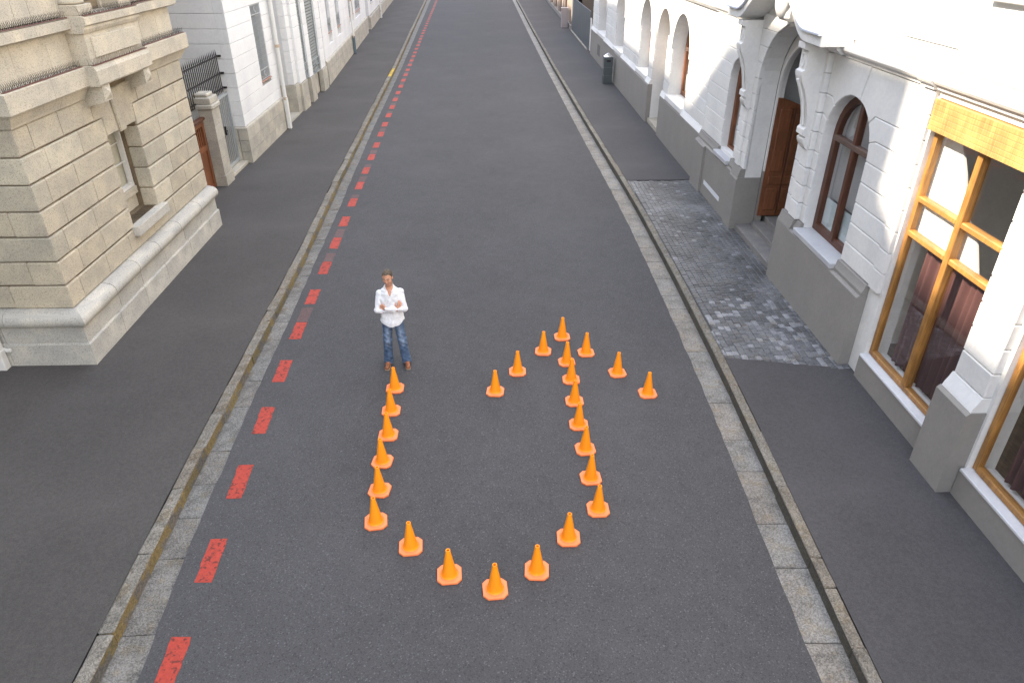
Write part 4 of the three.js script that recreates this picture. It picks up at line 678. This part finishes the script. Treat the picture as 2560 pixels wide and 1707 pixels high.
{ // bin, yard hoarding, cabinet and the brown houses at the far end
  const B = thing('litter_bin', 'square grey metal litter bin with a pyramid lid against the right wall', 'litter bin', [5.68, 0, -35.6]);
  const F = frame(5.68, -35.6, 1, 0), steel = M([0.09, 0.105, 0.11], { roughness: 0.45, metalness: 0.5 });
  const body = part(B, 'body', [cblk(-0.21, 0.21, 0, 0.4, -0.21, 0.21, 0.012), cblk(-0.21, 0.21, 0.42, 0.76, -0.21, 0.21, 0.012), cblk(-0.21, 0.21, 0.78, 1.22, -0.21, 0.21, 0.012), box(-0.195, 0.195, 0.02, 1.2, -0.195, 0.195)], steel, F);
  part(B, 'lid', new THREE.ConeGeometry(0.31, 0.17, 4).rotateY(Math.PI / 4).translate(0, 1.31, 0), M([0.6, 0.62, 0.64], { roughness: 0.25, metalness: 0.8 }), F);
  part(B, 'opening', box(-0.1, 0.1, 1.0, 1.1, 0.205, 0.214), ironBlack, F);
  const R = frame(6.05, 0, 0, 1);
  const H = thing('metal_hoarding', 'blue grey sheet metal hoarding on the far right pavement edge', 'hoarding', [6.05, 0, -51]);
  const sheetM = M([0.12, 0.135, 0.15], { roughness: 0.5, metalness: 0.3, map: T.plaster });
  for (let s = -56; s < -46.6; s += 0.94) part(H, 'panel', cblk(s + 0.008, s + 0.93, 0.05, 2.25, -0.05, 0, 0.008), sheetM, R);
  part(H, 'base_kerb', box(-56.05, -46.55, -0.02, 0.08, -0.08, 0.04), plinthStone[0], R);
  const W = thing('white_picket_gate', 'white barred gate in the gap between hoarding and white building', 'gate', [6.1, 0, -45.8]);
  for (let s = -46.45; s < -45.1; s += 0.2) part(W, 'bar', box(s, s + 0.07, 0.1, 1.9, -0.05, -0.01), white, R);
  part(W, 'rail', [box(-46.5, -45.05, 0.5, 0.58, -0.09, -0.051), box(-46.5, -45.05, 1.5, 1.58, -0.09, -0.051)], ironGrey, R);
  const Y = thing('yard_house', 'pale rendered house set back behind the hoarding', 'building', [9, 0, -51]);
  part(Y, 'wall', box(-56, -45.02, 0, 11, -8, -3), M([0.5, 0.38, 0.31], { map: T.plaster }), R); part(Y, 'roof', poly([[-56.2, 11], [-44.9, 11], [-50.5, 13]], -8, -2.8), M([0.2, 0.1, 0.08]), R);
  for (const s of [-53.5, -50, -47.2]) { const w = part(Y, 'window', box(s - 0.5, s + 0.5, 3.5, 5.3, -3.0, -2.95), whiteDim, R); part(w, 'pane', box(s - 0.4, s + 0.4, 3.6, 5.2, -2.96, -2.93), M([0.05, 0.055, 0.06], { roughness: 0.1 }), R); }
  const C = thing('utility_cabinet', 'tall grey utility cabinet standing before the far brown house', 'cabinet', [5.72, 0, -58]);
  const CF = frame(5.72, -58, 1, 0); part(C, 'housing', cblk(-0.24, 0.24, 0, 1.3, -0.25, 0.25, 0.015), M([0.33, 0.29, 0.29], { roughness: 0.6 }), CF); part(C, 'cap', cblk(-0.27, 0.27, 1.3, 1.36, -0.28, 0.28, 0.015), M([0.4, 0.37, 0.36]), CF); part(C, 'door', cblk(-0.2, 0.2, 0.15, 1.2, 0.245, 0.262, 0.006), M([0.3, 0.27, 0.27]), CF);
  const D = thing('brown_house', 'brown rendered house with dark doorways at the far right end', 'building', [6.2, 0, -75]);
  const brown = M([0.3, 0.235, 0.19], { map: T.plaster }), holes = []; for (let s = -93; s < -58; s += 4.4) holes.push(rect(s, s + 1.5, 0.3, 2.7));
  part(D, 'wall', wallShape(rect(-130, -56.6, 0, 10.5), holes, -0.5, -0.1), brown, R); part(D, 'rear_wall', box(-130, -56.6, 0, 10.5, -8, -0.8), darkRoom, R);
  for (let s = -93; s < -58; s += 4.4) { const p = part(D, 'pilaster', cblk(s - 1.2, s - 0.6, 0, 5, -0.1, 0.02, 0.01), M([0.42, 0.36, 0.31], { map: T.plaster }), R); part(D, 'shutter_door', box(s + 0.02, s + 1.48, 0.3, 2.7, -0.45, -0.4), woodDark, R); }
  part(D, 'plinth', box(-130, -56.58, -0.02, 0.28, -0.1, 0.03), taupe, R);
}

// ---------------------------------------------------------------- traffic cones laid out as an arrow
{
  const bodyM = M([0.98, 0.3, 0.004], { roughness: 0.5 }), baseM = M([0.93, 0.235, 0.075], { roughness: 0.6 });
  const proto = new THREE.Group();
  const w = 0.145, c = 0.056, oct = [[-w + c, -w], [w - c, -w], [w, -w + c], [w, w - c], [w - c, w], [-w + c, w], [-w, w - c], [-w, -w + c]];
  const base = new THREE.Mesh(boxUV(poly(oct, 0, 0.032, 0.004).rotateX(-Math.PI / 2)), baseM); base.name = 'base'; proto.add(base);
  const ring = new THREE.Mesh(new THREE.LatheGeometry([[0.113, 0.0315], [0.113, 0.036], [0.109, 0.0385], [0.105, 0.036], [0.103, 0.0325]].map((p) => new THREE.Vector2(...p)), 40), baseM); ring.name = 'ring'; base.add(ring);
  const prof = [[0.101, 0.0325], [0.097, 0.036], [0.091, 0.045], [0.0865, 0.06], [0.0295, 0.402], [0.03, 0.418], [0.0275, 0.428], [0.021, 0.43], [0.0165, 0.426], [0.016, 0.41], [0.02, 0.32], [0.055, 0.05]];
  const body = new THREE.Mesh(new THREE.LatheGeometry(prof.map((p) => new THREE.Vector2(...p)), 40), bodyM); body.name = 'body'; proto.add(body);
  proto.traverse((o) => { o.castShadow = o.receiveShadow = true; });
  const L = (s) => 'orange traffic cone ' + s;
  const list = [[-1.66, -9.72, "directly in front of the man's feet"], [-1.65, -9.09, 'second in the left row counted from the man'], [-1.62, -8.47, 'third in the left row counted from the man'], [-1.63, -7.86, 'fourth in the left row counted from the man'], [-1.59, -7.26, 'fifth in the left row counted from the man'], [-1.56, -6.67, 'last of the left row, where the bend begins'],
    [-1.07, -6.23, 'first of the bend after the left row'], [-0.57, -5.78, 'left of the nearest cone at the bottom of the bend'], [-0.03, -5.55, 'nearest to the camera, lowest in the bend'], [0.47, -5.81, 'right of the nearest cone at the bottom of the bend'], [0.90, -6.32, 'last of the bend before the right row'],
    [1.34, -6.81, 'lowest of the right row, above the bend'], [1.32, -7.42, 'second from the bottom of the right row'], [1.32, -8.05, 'third from the bottom of the right row'], [1.29, -8.64, 'fourth from the bottom of the right row'], [1.29, -9.26, 'fifth from the bottom of the right row'], [1.30, -9.89, 'sixth from the bottom of the right row'], [1.28, -10.45, 'seventh in the right row, just below the arrow tip'],
    [1.28, -11.34, 'at the tip of the arrow, farthest from the camera'], [0.89, -10.83, 'on the left barb, next to the arrow tip'], [0.40, -10.17, 'in the middle of the left barb of the arrow'], [0.01, -9.58, 'at the outer end of the left barb of the arrow'], [1.66, -10.76, 'on the right barb, next to the arrow tip'], [2.12, -10.08, 'in the middle of the right barb of the arrow'], [2.52, -9.45, 'at the outer end of the right barb of the arrow']];
  list.forEach(([x, z, s], i) => {
    const o = proto.clone(); o.name = numbered('traffic_cone'); o.position.set(x * 1.009, ROAD + 0.001, z * 1.009); o.rotation.y = rr(-0.14, 0.14);
    o.userData = { label: L(s), category: 'traffic cone', group: 'traffic cones laid out as a curved arrow' }; scene.add(o);
  });
}
// ---------------------------------------------------------------- the man
const V = (a, b) => [a[0] - b[0], a[1] - b[1], a[2] - b[2]];
function cap(p, a, b, r0, r1) { const bx = b[0] - a[0], by = b[1] - a[1], bz = b[2] - a[2], px = p[0] - a[0], py = p[1] - a[1], pz = p[2] - a[2]; const t = clamp((px * bx + py * by + pz * bz) / (bx * bx + by * by + bz * bz), 0, 1); return Math.hypot(px - bx * t, py - by * t, pz - bz * t) - lerp(r0, r1, t); }
function ell(p, c, r) { const x = p[0] - c[0], y = p[1] - c[1], z = p[2] - c[2]; const k0 = Math.hypot(x / r[0], y / r[1], z / r[2]), k1 = Math.hypot(x / r[0] ** 2, y / r[1] ** 2, z / r[2] ** 2); return k1 < 1e-9 ? -Math.min(...r) : k0 * (k0 - 1) / k1; }
function smin(a, b, k) { const h = clamp(0.5 + 0.5 * (b - a) / k, 0, 1); return lerp(b, a, h) - k * h * (1 - h); }
function nets(f, lo, hi, cell, color) {   // naive surface nets
  const n = [0, 1, 2].map((k) => Math.ceil((hi[k] - lo[k]) / cell) + 1), D = new Float32Array(n[0] * n[1] * n[2]), id = (i, j, k) => i + n[0] * (j + n[1] * k);
  for (let k = 0; k < n[2]; k++) for (let j = 0; j < n[1]; j++) for (let i = 0; i < n[0]; i++) D[id(i, j, k)] = f([lo[0] + i * cell, lo[1] + j * cell, lo[2] + k * cell]);
  const vid = new Int32Array(D.length).fill(-1), P = [], I = [];
  for (let k = 0; k < n[2] - 1; k++) for (let j = 0; j < n[1] - 1; j++) for (let i = 0; i < n[0] - 1; i++) {
    let cx = 0, cy = 0, cz = 0, c = 0; const v = []; for (let q = 0; q < 8; q++) v.push(D[id(i + (q & 1), j + (q >> 1 & 1), k + (q >> 2))]);
    for (let a = 0; a < 8; a++) for (const m of [1, 2, 4]) if (!(a & m)) { const b = a | m; if ((v[a] < 0) !== (v[b] < 0)) { const t = v[a] / (v[a] - v[b]); cx += (a & 1) + (m === 1 ? t : 0); cy += (a >> 1 & 1) + (m === 2 ? t : 0); cz += (a >> 2) + (m === 4 ? t : 0); c++; } }
    if (c) { vid[id(i, j, k)] = P.length / 3; P.push(lo[0] + (i + cx / c) * cell, lo[1] + (j + cy / c) * cell, lo[2] + (k + cz / c) * cell); }
  }
  for (let k = 1; k < n[2] - 1; k++) for (let j = 1; j < n[1] - 1; j++) for (let i = 1; i < n[0] - 1; i++) {
    const s = D[id(i, j, k)] < 0; const q = (o, A, B, C, E) => { if (D[o] < 0 !== s) { const r = [vid[A], vid[B], vid[C], vid[E]]; if (s) I.push(r[0], r[1], r[2], r[0], r[2], r[3]); else I.push(r[0], r[2], r[1], r[0], r[3], r[2]); } };
    q(id(i + 1, j, k), id(i, j - 1, k - 1), id(i, j, k - 1), id(i, j, k), id(i, j - 1, k));
    q(id(i, j + 1, k), id(i - 1, j, k - 1), id(i - 1, j, k), id(i, j, k), id(i, j, k - 1));
    q(id(i, j, k + 1), id(i - 1, j - 1, k), id(i, j - 1, k), id(i, j, k), id(i - 1, j, k));
  }
  const g = new THREE.BufferGeometry(); g.setAttribute('position', new THREE.Float32BufferAttribute(P, 3)); g.setIndex(I);
  const N = new Float32Array(P.length), uv = new Float32Array(P.length / 3 * 2), e = cell * 0.4; const C = color ? new Float32Array(P.length) : null;
  for (let i = 0; i < P.length; i += 3) { const p = [P[i], P[i + 1], P[i + 2]]; let nx = f([p[0] + e, p[1], p[2]]) - f([p[0] - e, p[1], p[2]]), ny = f([p[0], p[1] + e, p[2]]) - f([p[0], p[1] - e, p[2]]), nz = f([p[0], p[1], p[2] + e]) - f([p[0], p[1], p[2] - e]); const l = Math.hypot(nx, ny, nz) || 1; N[i] = nx / l; N[i + 1] = ny / l; N[i + 2] = nz / l; uv[i / 3 * 2] = p[0] + p[2] * 0.5; uv[i / 3 * 2 + 1] = p[1]; if (C) C.set(color(p), i); }
  g.setAttribute('normal', new THREE.BufferAttribute(N, 3)); g.setAttribute('uv', new THREE.BufferAttribute(uv, 2)); if (C) g.setAttribute('color', new THREE.BufferAttribute(C, 3)); return g;
}
{
  const man = thing('person', 'man in white shirt and blue jeans standing with folded arms', 'person', [-1.735, ROAD, -10.6]);
  man.rotation.y = 0.1; man.scale.setScalar(0.985);
  const shR = [-0.176, 1.44, -0.01], elR = [-0.232, 1.155, 0.085], wrR = [0.05, 1.165, 0.158], shL = [0.176, 1.44, -0.01], elL = [0.225, 1.155, 0.085], wrL = [-0.068, 1.22, 0.187];
  const hipR = [-0.088, 0.96, 0], knR = [-0.115, 0.52, 0.025], anR = [-0.135, 0.09, -0.02], hipL = [0.088, 0.96, 0], knL = [0.135, 0.52, 0.03], anL = [0.185, 0.09, 0.0];
  const ys = [0.82, 0.9, 1.0, 1.1, 1.22, 1.34, 1.44, 1.5, 1.545, 1.58], ws = [0.212, 0.207, 0.194, 0.182, 0.187, 0.197, 0.18, 0.14, 0.09, 0.066], ds = [0.162, 0.155, 0.14, 0.126, 0.128, 0.133, 0.122, 0.102, 0.08, 0.07];
  const at = (t, y) => { if (y <= ys[0]) return t[0]; for (let i = 1; i < ys.length; i++) if (y <= ys[i]) { const u = (y - ys[i - 1]) / (ys[i] - ys[i - 1]); return lerp(t[i - 1], t[i], u * u * (3 - 2 * u)); } return t[t.length - 1]; };
  const torso = (p, off) => { const w = at(ws, p[1]) + off, d = at(ds, p[1]) + off; const x = p[0], z = p[2] + 0.005; return (Math.hypot(x / w, z / d) - 1) * Math.min(w, d) * 0.95; };
  const arms = (p, a) => { const R = smin(cap(p, shR, elR, 0.062 + a, 0.05 + a), cap(p, elR, wrR, 0.05 + a, 0.034 + a), 0.02), L = smin(cap(p, shL, elL, 0.062 + a, 0.05 + a), cap(p, elL, wrL, 0.05 + a, 0.034 + a), 0.02); return Math.min(R, L); };
  const nz = (x, y, z) => 2.2 * (vnoise(x * 15 + y * 7 + 60, y * 9 - z * 8 + 60, 4096, 13) - 0.5) + 1.1 * (vnoise(x * 34 - y * 16 + 90, y * 19 + z * 20 + 90, 4096, 14) - 0.5);
  // head frame
  const Hc = [-0.012, 1.735, 0.045], hr = new THREE.Matrix4().makeRotationFromEuler(new THREE.Euler(0.3, -0.22, 0.05, 'YXZ')), hi = hr.clone().invert(), e = hi.elements;
  const loc = (p) => { const x = p[0] - Hc[0], y = p[1] - Hc[1], z = p[2] - Hc[2]; return [e[0] * x + e[4] * y + e[8] * z, e[1] * x + e[5] * y + e[9] * z, e[2] * x + e[6] * y + e[10] * z]; };
  const skull = (q, o) => ell(q, [0, 0.032, -0.018], [0.077 + o, 0.1 + o, 0.098 + o]);
  const head = (p) => {
    const q = loc(p), qs = [Math.abs(q[0]), q[1], q[2]]; let d = skull(q, 0);
    d = smin(d, ell(q, [0, -0.045, 0.028], [0.06, 0.078, 0.06]), 0.03); d = smin(d, ell(qs, [0.045, -0.02, 0.048], [0.026, 0.03, 0.03]), 0.02);
    d = smin(d, cap(q, [0, 0.022, 0.08], [0, -0.022, 0.103], 0.008, 0.0145), 0.012); d = smin(d, cap(qs, [0.012, 0.034, 0.077], [0.05, 0.03, 0.062], 0.012, 0.01), 0.014);
    d = -smin(-d, ell(qs, [0.033, 0.008, 0.094], [0.018, 0.012, 0.016]), 0.012); d = smin(d, ell(qs, [0.033, 0.008, 0.07], [0.0125, 0.0115, 0.0125]), 0.004);
    d = smin(d, cap(qs, [0, -0.06, 0.083], [0.02, -0.062, 0.074], 0.009, 0.005), 0.008); d = smin(d, ell(q, [0, -0.1, 0.062], [0.03, 0.022, 0.022]), 0.02);
    d = smin(d, ell(qs, [0.08, 0.0, -0.012], [0.011, 0.032, 0.02]), 0.008);
    return smin(d, cap(p, [-0.004, 1.65, 0.012], [0, 1.5, -0.01], 0.058, 0.068), 0.03);
  };
  const headC = (p) => { const q = loc(p), ax = Math.abs(q[0]); let c = [0.54, 0.27, 0.17]; if (q[2] > 0.05) { if (ax < 0.024 && Math.abs(q[1] + 0.061) < 0.008) c = [0.4, 0.15, 0.11]; if (ax > 0.014 && ax < 0.052 && Math.abs(q[1] - 0.038 + (ax - 0.03) * 0.1) < 0.007) c = [0.16, 0.1, 0.06]; if (ax > 0.02 && ax < 0.046 && Math.abs(q[1] - 0.003) < 0.003) c = [0.12, 0.07, 0.05]; } if (q[1] < -0.035 && q[2] > 0.0 && fbm(q[0] * 3 + 5, q[1] * 3 + 5, 40, 2, 3) > 0.5) c = [0.42, 0.22, 0.15]; return c; };
  // hands: palm and five fingers each
  const hand = (w, dir, side, spread) => { // w wrist, dir finger direction, side across the palm (towards the thumb)
    const D = new THREE.Vector3(...dir).normalize(), S = new THREE.Vector3(...side).normalize(), Nn = new THREE.Vector3().crossVectors(D, S), o = new THREE.Vector3(...w), pt = (a, b, c) => o.clone().addScaledVector(D, a).addScaledVector(S, b).addScaledVector(Nn, c).toArray();
    const bones = [[pt(-0.02, 0, 0), pt(0.04, 0.012, 0), 0.026, 0.024], [pt(0.03, -0.018, 0), pt(0.085, -0.026, 0), 0.02, 0.013], [pt(0.03, 0.018, 0), pt(0.09, 0.028, 0), 0.02, 0.013]];
    [[0.03, 0.07], [0.011, 0.08], [-0.009, 0.074], [-0.028, 0.058]].forEach(([b, l]) => { const a0 = pt(0.085, b, 0), a1 = pt(0.085 + l * 0.5, b * spread, -0.012), a2 = pt(0.085 + l * 0.92, b * spread, -0.04); bones.push([a0, a1, 0.0095, 0.0088], [a1, a2, 0.0088, 0.0072]); });
    const t0 = pt(0.02, 0.03, -0.004), t1 = pt(0.055, 0.06, -0.015), t2 = pt(0.085, 0.066, -0.03); bones.push([t0, t1, 0.013, 0.011], [t1, t2, 0.0108, 0.0085]);
    return (p) => { let d = 1; for (const b of bones) d = smin(d, cap(p, ...b), 0.006); return d; };
  };
  const hR = hand([0.11, 1.19, 0.14], [0.45, 0.85, -0.2], [-0.8, 0.4, 0.3], 1.0), hL = hand([-0.082, 1.221, 0.175], [-0.7, 0.0, -0.7], [0.1, 0.95, -0.1], 1.0);
  const legs = (p, a) => Math.min(smin(cap(p, hipR, knR, 0.088 + a, 0.06 + a), cap(p, knR, anR, 0.058 + a, 0.042 + a), 0.03), smin(cap(p, hipL, knL, 0.088 + a, 0.06 + a), cap(p, knL, anL, 0.058 + a, 0.042 + a), 0.03));
  const skinBody = (p) => { let d = Math.max(torso(p, -0.016), p[1] - 1.57, 0.9 - p[1]); d = smin(d, arms(p, -0.012), 0.02); d = smin(d, legs(p, -0.008), 0.03); d = smin(d, cap(p, [-0.004, 1.62, 0.01], [0, 1.5, -0.01], 0.056, 0.066), 0.03); return smin(d, Math.min(cap(p, [-0.135, 0.06, -0.05], [-0.15, 0.05, 0.12], 0.035, 0.03), cap(p, [0.185, 0.06, -0.03], [0.2, 0.05, 0.13], 0.035, 0.03)), 0.02); };
  const skinC = () => [0.54, 0.27, 0.17];
  const skinM = new THREE.MeshStandardMaterial({ vertexColors: true, roughness: 0.6 });
  const add = (name, g, m, par = man) => { const o = new THREE.Mesh(g, m); o.name = name; o.castShadow = o.receiveShadow = true; par.add(o); return o; };
  const body = add('body', mergeGeometries([nets(skinBody, [-0.34, 0.0, -0.2], [0.34, 1.64, 0.3], 0.013, skinC), nets(head, [-0.13, 1.54, -0.13], [0.12, 1.9, 0.2], 0.0042, headC), nets(hR, [-0.0, 1.12, 0.04], [0.26, 1.36, 0.27], 0.0042, skinC), nets(hL, [-0.31, 1.12, 0.02], [-0.03, 1.36, 0.27], 0.0042, skinC)]), skinM);
  const hair = (p) => { const q = loc(p), n = 0.006 * vnoise(q[0] * 70 + 50, q[1] * 60 + q[2] * 90 + 90, 4096, 5) + 0.004 * Math.sin(q[0] * 190 + q[2] * 80); let d = skull(q, 0.003 + n + 0.008 * smooth(0.04, 0.12, q[1])); const line = q[2] > 0.03 ? 0.106 - 0.4 * Math.max(0, Math.abs(q[0]) - 0.045) : lerp(-0.03, 0.09, smooth(-0.02, 0.03, q[2])); d = Math.max(d, (line - q[1]) * 0.8, -(skull(q, -0.01))); return d; };
  add('hair', nets(hair, [-0.13, 1.66, -0.14], [0.12, 1.93, 0.17], 0.004, (p) => { const k = 0.7 + 0.9 * fbm(p[0] * 2 + 3, p[2] * 2 + 3, 90, 2, 15) * smooth(0.3, 0.8, vnoise(p[0] * 300 + 500, p[1] * 60 + 500, 9000, 8)); return [0.1 * k, 0.074 * k, 0.05 * k]; }), new THREE.MeshStandardMaterial({ vertexColors: true, roughness: 0.75 }));
  // shirt: untucked, long sleeves, open collar
  const shirt = (p) => {
    const [x, y, z] = p; let d = torso(p, 0.002); const f = 0.0065 * nz(x, y, z);
    if (Math.abs(x) < 0.017 && z > 0) d -= 0.003;
    let a = arms(p, 0.0); const cr = 0.006 * nz(x * 1.3, y * 1.5 + 2, z);
    d = smin(d + f, a + cr, 0.022);
    const neck = Math.hypot(x + 0.003, (z - 0.006) * 0.95); d = Math.max(d, -(Math.max(neck - 0.062, 1.5 - y)));
    d = Math.max(d, -Math.max(Math.abs(x) - Math.max(0, (y - 1.405) * 0.42), 1.4 - y, 0.01 - z) * 0.9);
    // collar: stand and fold
    const ct = 1.565 + 0.012 * (z < 0 ? 1 : 0) - Math.max(0, z) * 0.75, fold = Math.max(Math.abs(neck - (0.077 + Math.max(0, ct - y) * 0.55)) - 0.006, y - ct, ct - 0.055 - Math.max(0, z) * 0.2 - y, z > 0 ? (0.024 + (ct - y) * 0.5 - Math.abs(x)) : -1);
    d = Math.min(d, fold);
    const hem = 0.845 + 0.075 * Math.pow(Math.min(1, Math.abs(x) / 0.19), 2.2) + 0.006 * Math.sin(x * 40);
    d = Math.max(d, hem - y, -Math.max(torso(p, -0.012), y - 0.95));
    if (x > -0.25 && x < 0.25) d = Math.max(d, -cap(p, [-0.1, 1.221, 0.18], [-0.118, 1.221, 0.165], 0.02, 0.02));
    return d;
  };
  add('shirt', nets(shirt, [-0.34, 0.8, -0.2], [0.34, 1.62, 0.3], 0.0075), M([0.82, 0.82, 0.84], { map: T.cloth, roughness: 0.95 }));
  const jeans = (p) => { const [x, y, z] = p; let d = Math.min(smin(cap(p, hipR, knR, 0.093, 0.076), cap(p, knR, [anR[0], 0.06, anR[2] + 0.01], 0.074, 0.084), 0.03), smin(cap(p, hipL, knL, 0.093, 0.076), cap(p, knL, [anL[0], 0.06, anL[2] + 0.01], 0.074, 0.084), 0.03)); d = smin(d, ell(p, [0, 0.99, -0.01], [0.172, 0.14, 0.122]), 0.04); const k = smooth(0.62, 0.45, Math.abs(y - 0.52) * 1.2 + 0.3); d += 0.0045 * Math.sin(y * 70 + x * 50 + Math.sin(z * 40)) * (k + smooth(0.3, 0.12, y)) + 0.003 * nz(x, y, z); return Math.max(d, 0.045 - y + 0.02 * z, y - 1.02); };
  add('jeans', nets(jeans, [-0.28, 0.02, -0.18], [0.32, 1.06, 0.18], 0.0085, (p) => { const lx = p[0] < 0.02 ? lerp(-0.09, -0.115, clamp((0.96 - p[1]) / 0.44, 0, 1)) : lerp(0.09, 0.135, clamp((0.96 - p[1]) / 0.44, 0, 1)), w = Math.exp(-(((p[0] - lx) / 0.045) ** 2)) * smooth(-0.01, 0.05, p[2]) * smooth(0.38, 0.5, p[1]) * smooth(0.95, 0.75, p[1]) * (0.6 + 0.8 * vnoise(p[0] * 60 + 90, p[1] * 30 + 90, 4096, 4)); return [lerp(0.115, 0.3, w), lerp(0.185, 0.38, w), lerp(0.3, 0.5, w)]; }), new THREE.MeshStandardMaterial({ vertexColors: true, map: T.denim, roughness: 0.95 }));
  for (const [hx, hz, tx, tz] of [[-0.135, -0.07, -0.165, 0.17], [0.185, -0.05, 0.205, 0.19]]) {
    const shoe = (p) => { let d = cap(p, [hx, 0.05, hz], [tx, 0.04, tz], 0.042, 0.043); d = smin(d, cap(p, [hx, 0.1, hz + 0.01], [lerp(hx, tx, 0.5), 0.07, lerp(hz, tz, 0.5)], 0.04, 0.042), 0.03); return Math.max(d, 0.012 - p[1]); };
    const sole = (p) => Math.max(cap([p[0], 0, p[2]], [hx, 0, hz], [tx, 0, tz], 0.044, 0.047), p[1] - 0.022, 0.001 - p[1]);
    const s = add('shoe', nets(shoe, [Math.min(hx, tx) - 0.08, -0.01, hz - 0.08], [Math.max(hx, tx) + 0.08, 0.18, tz + 0.08], 0.006), M([0.24, 0.085, 0.035], { roughness: 0.45 }));
    add('sole', nets(sole, [Math.min(hx, tx) - 0.08, -0.012, hz - 0.08], [Math.max(hx, tx) + 0.08, 0.05, tz + 0.08], 0.006), M([0.3, 0.22, 0.15]), s);
  }
}

renderer.render(scene, camera);
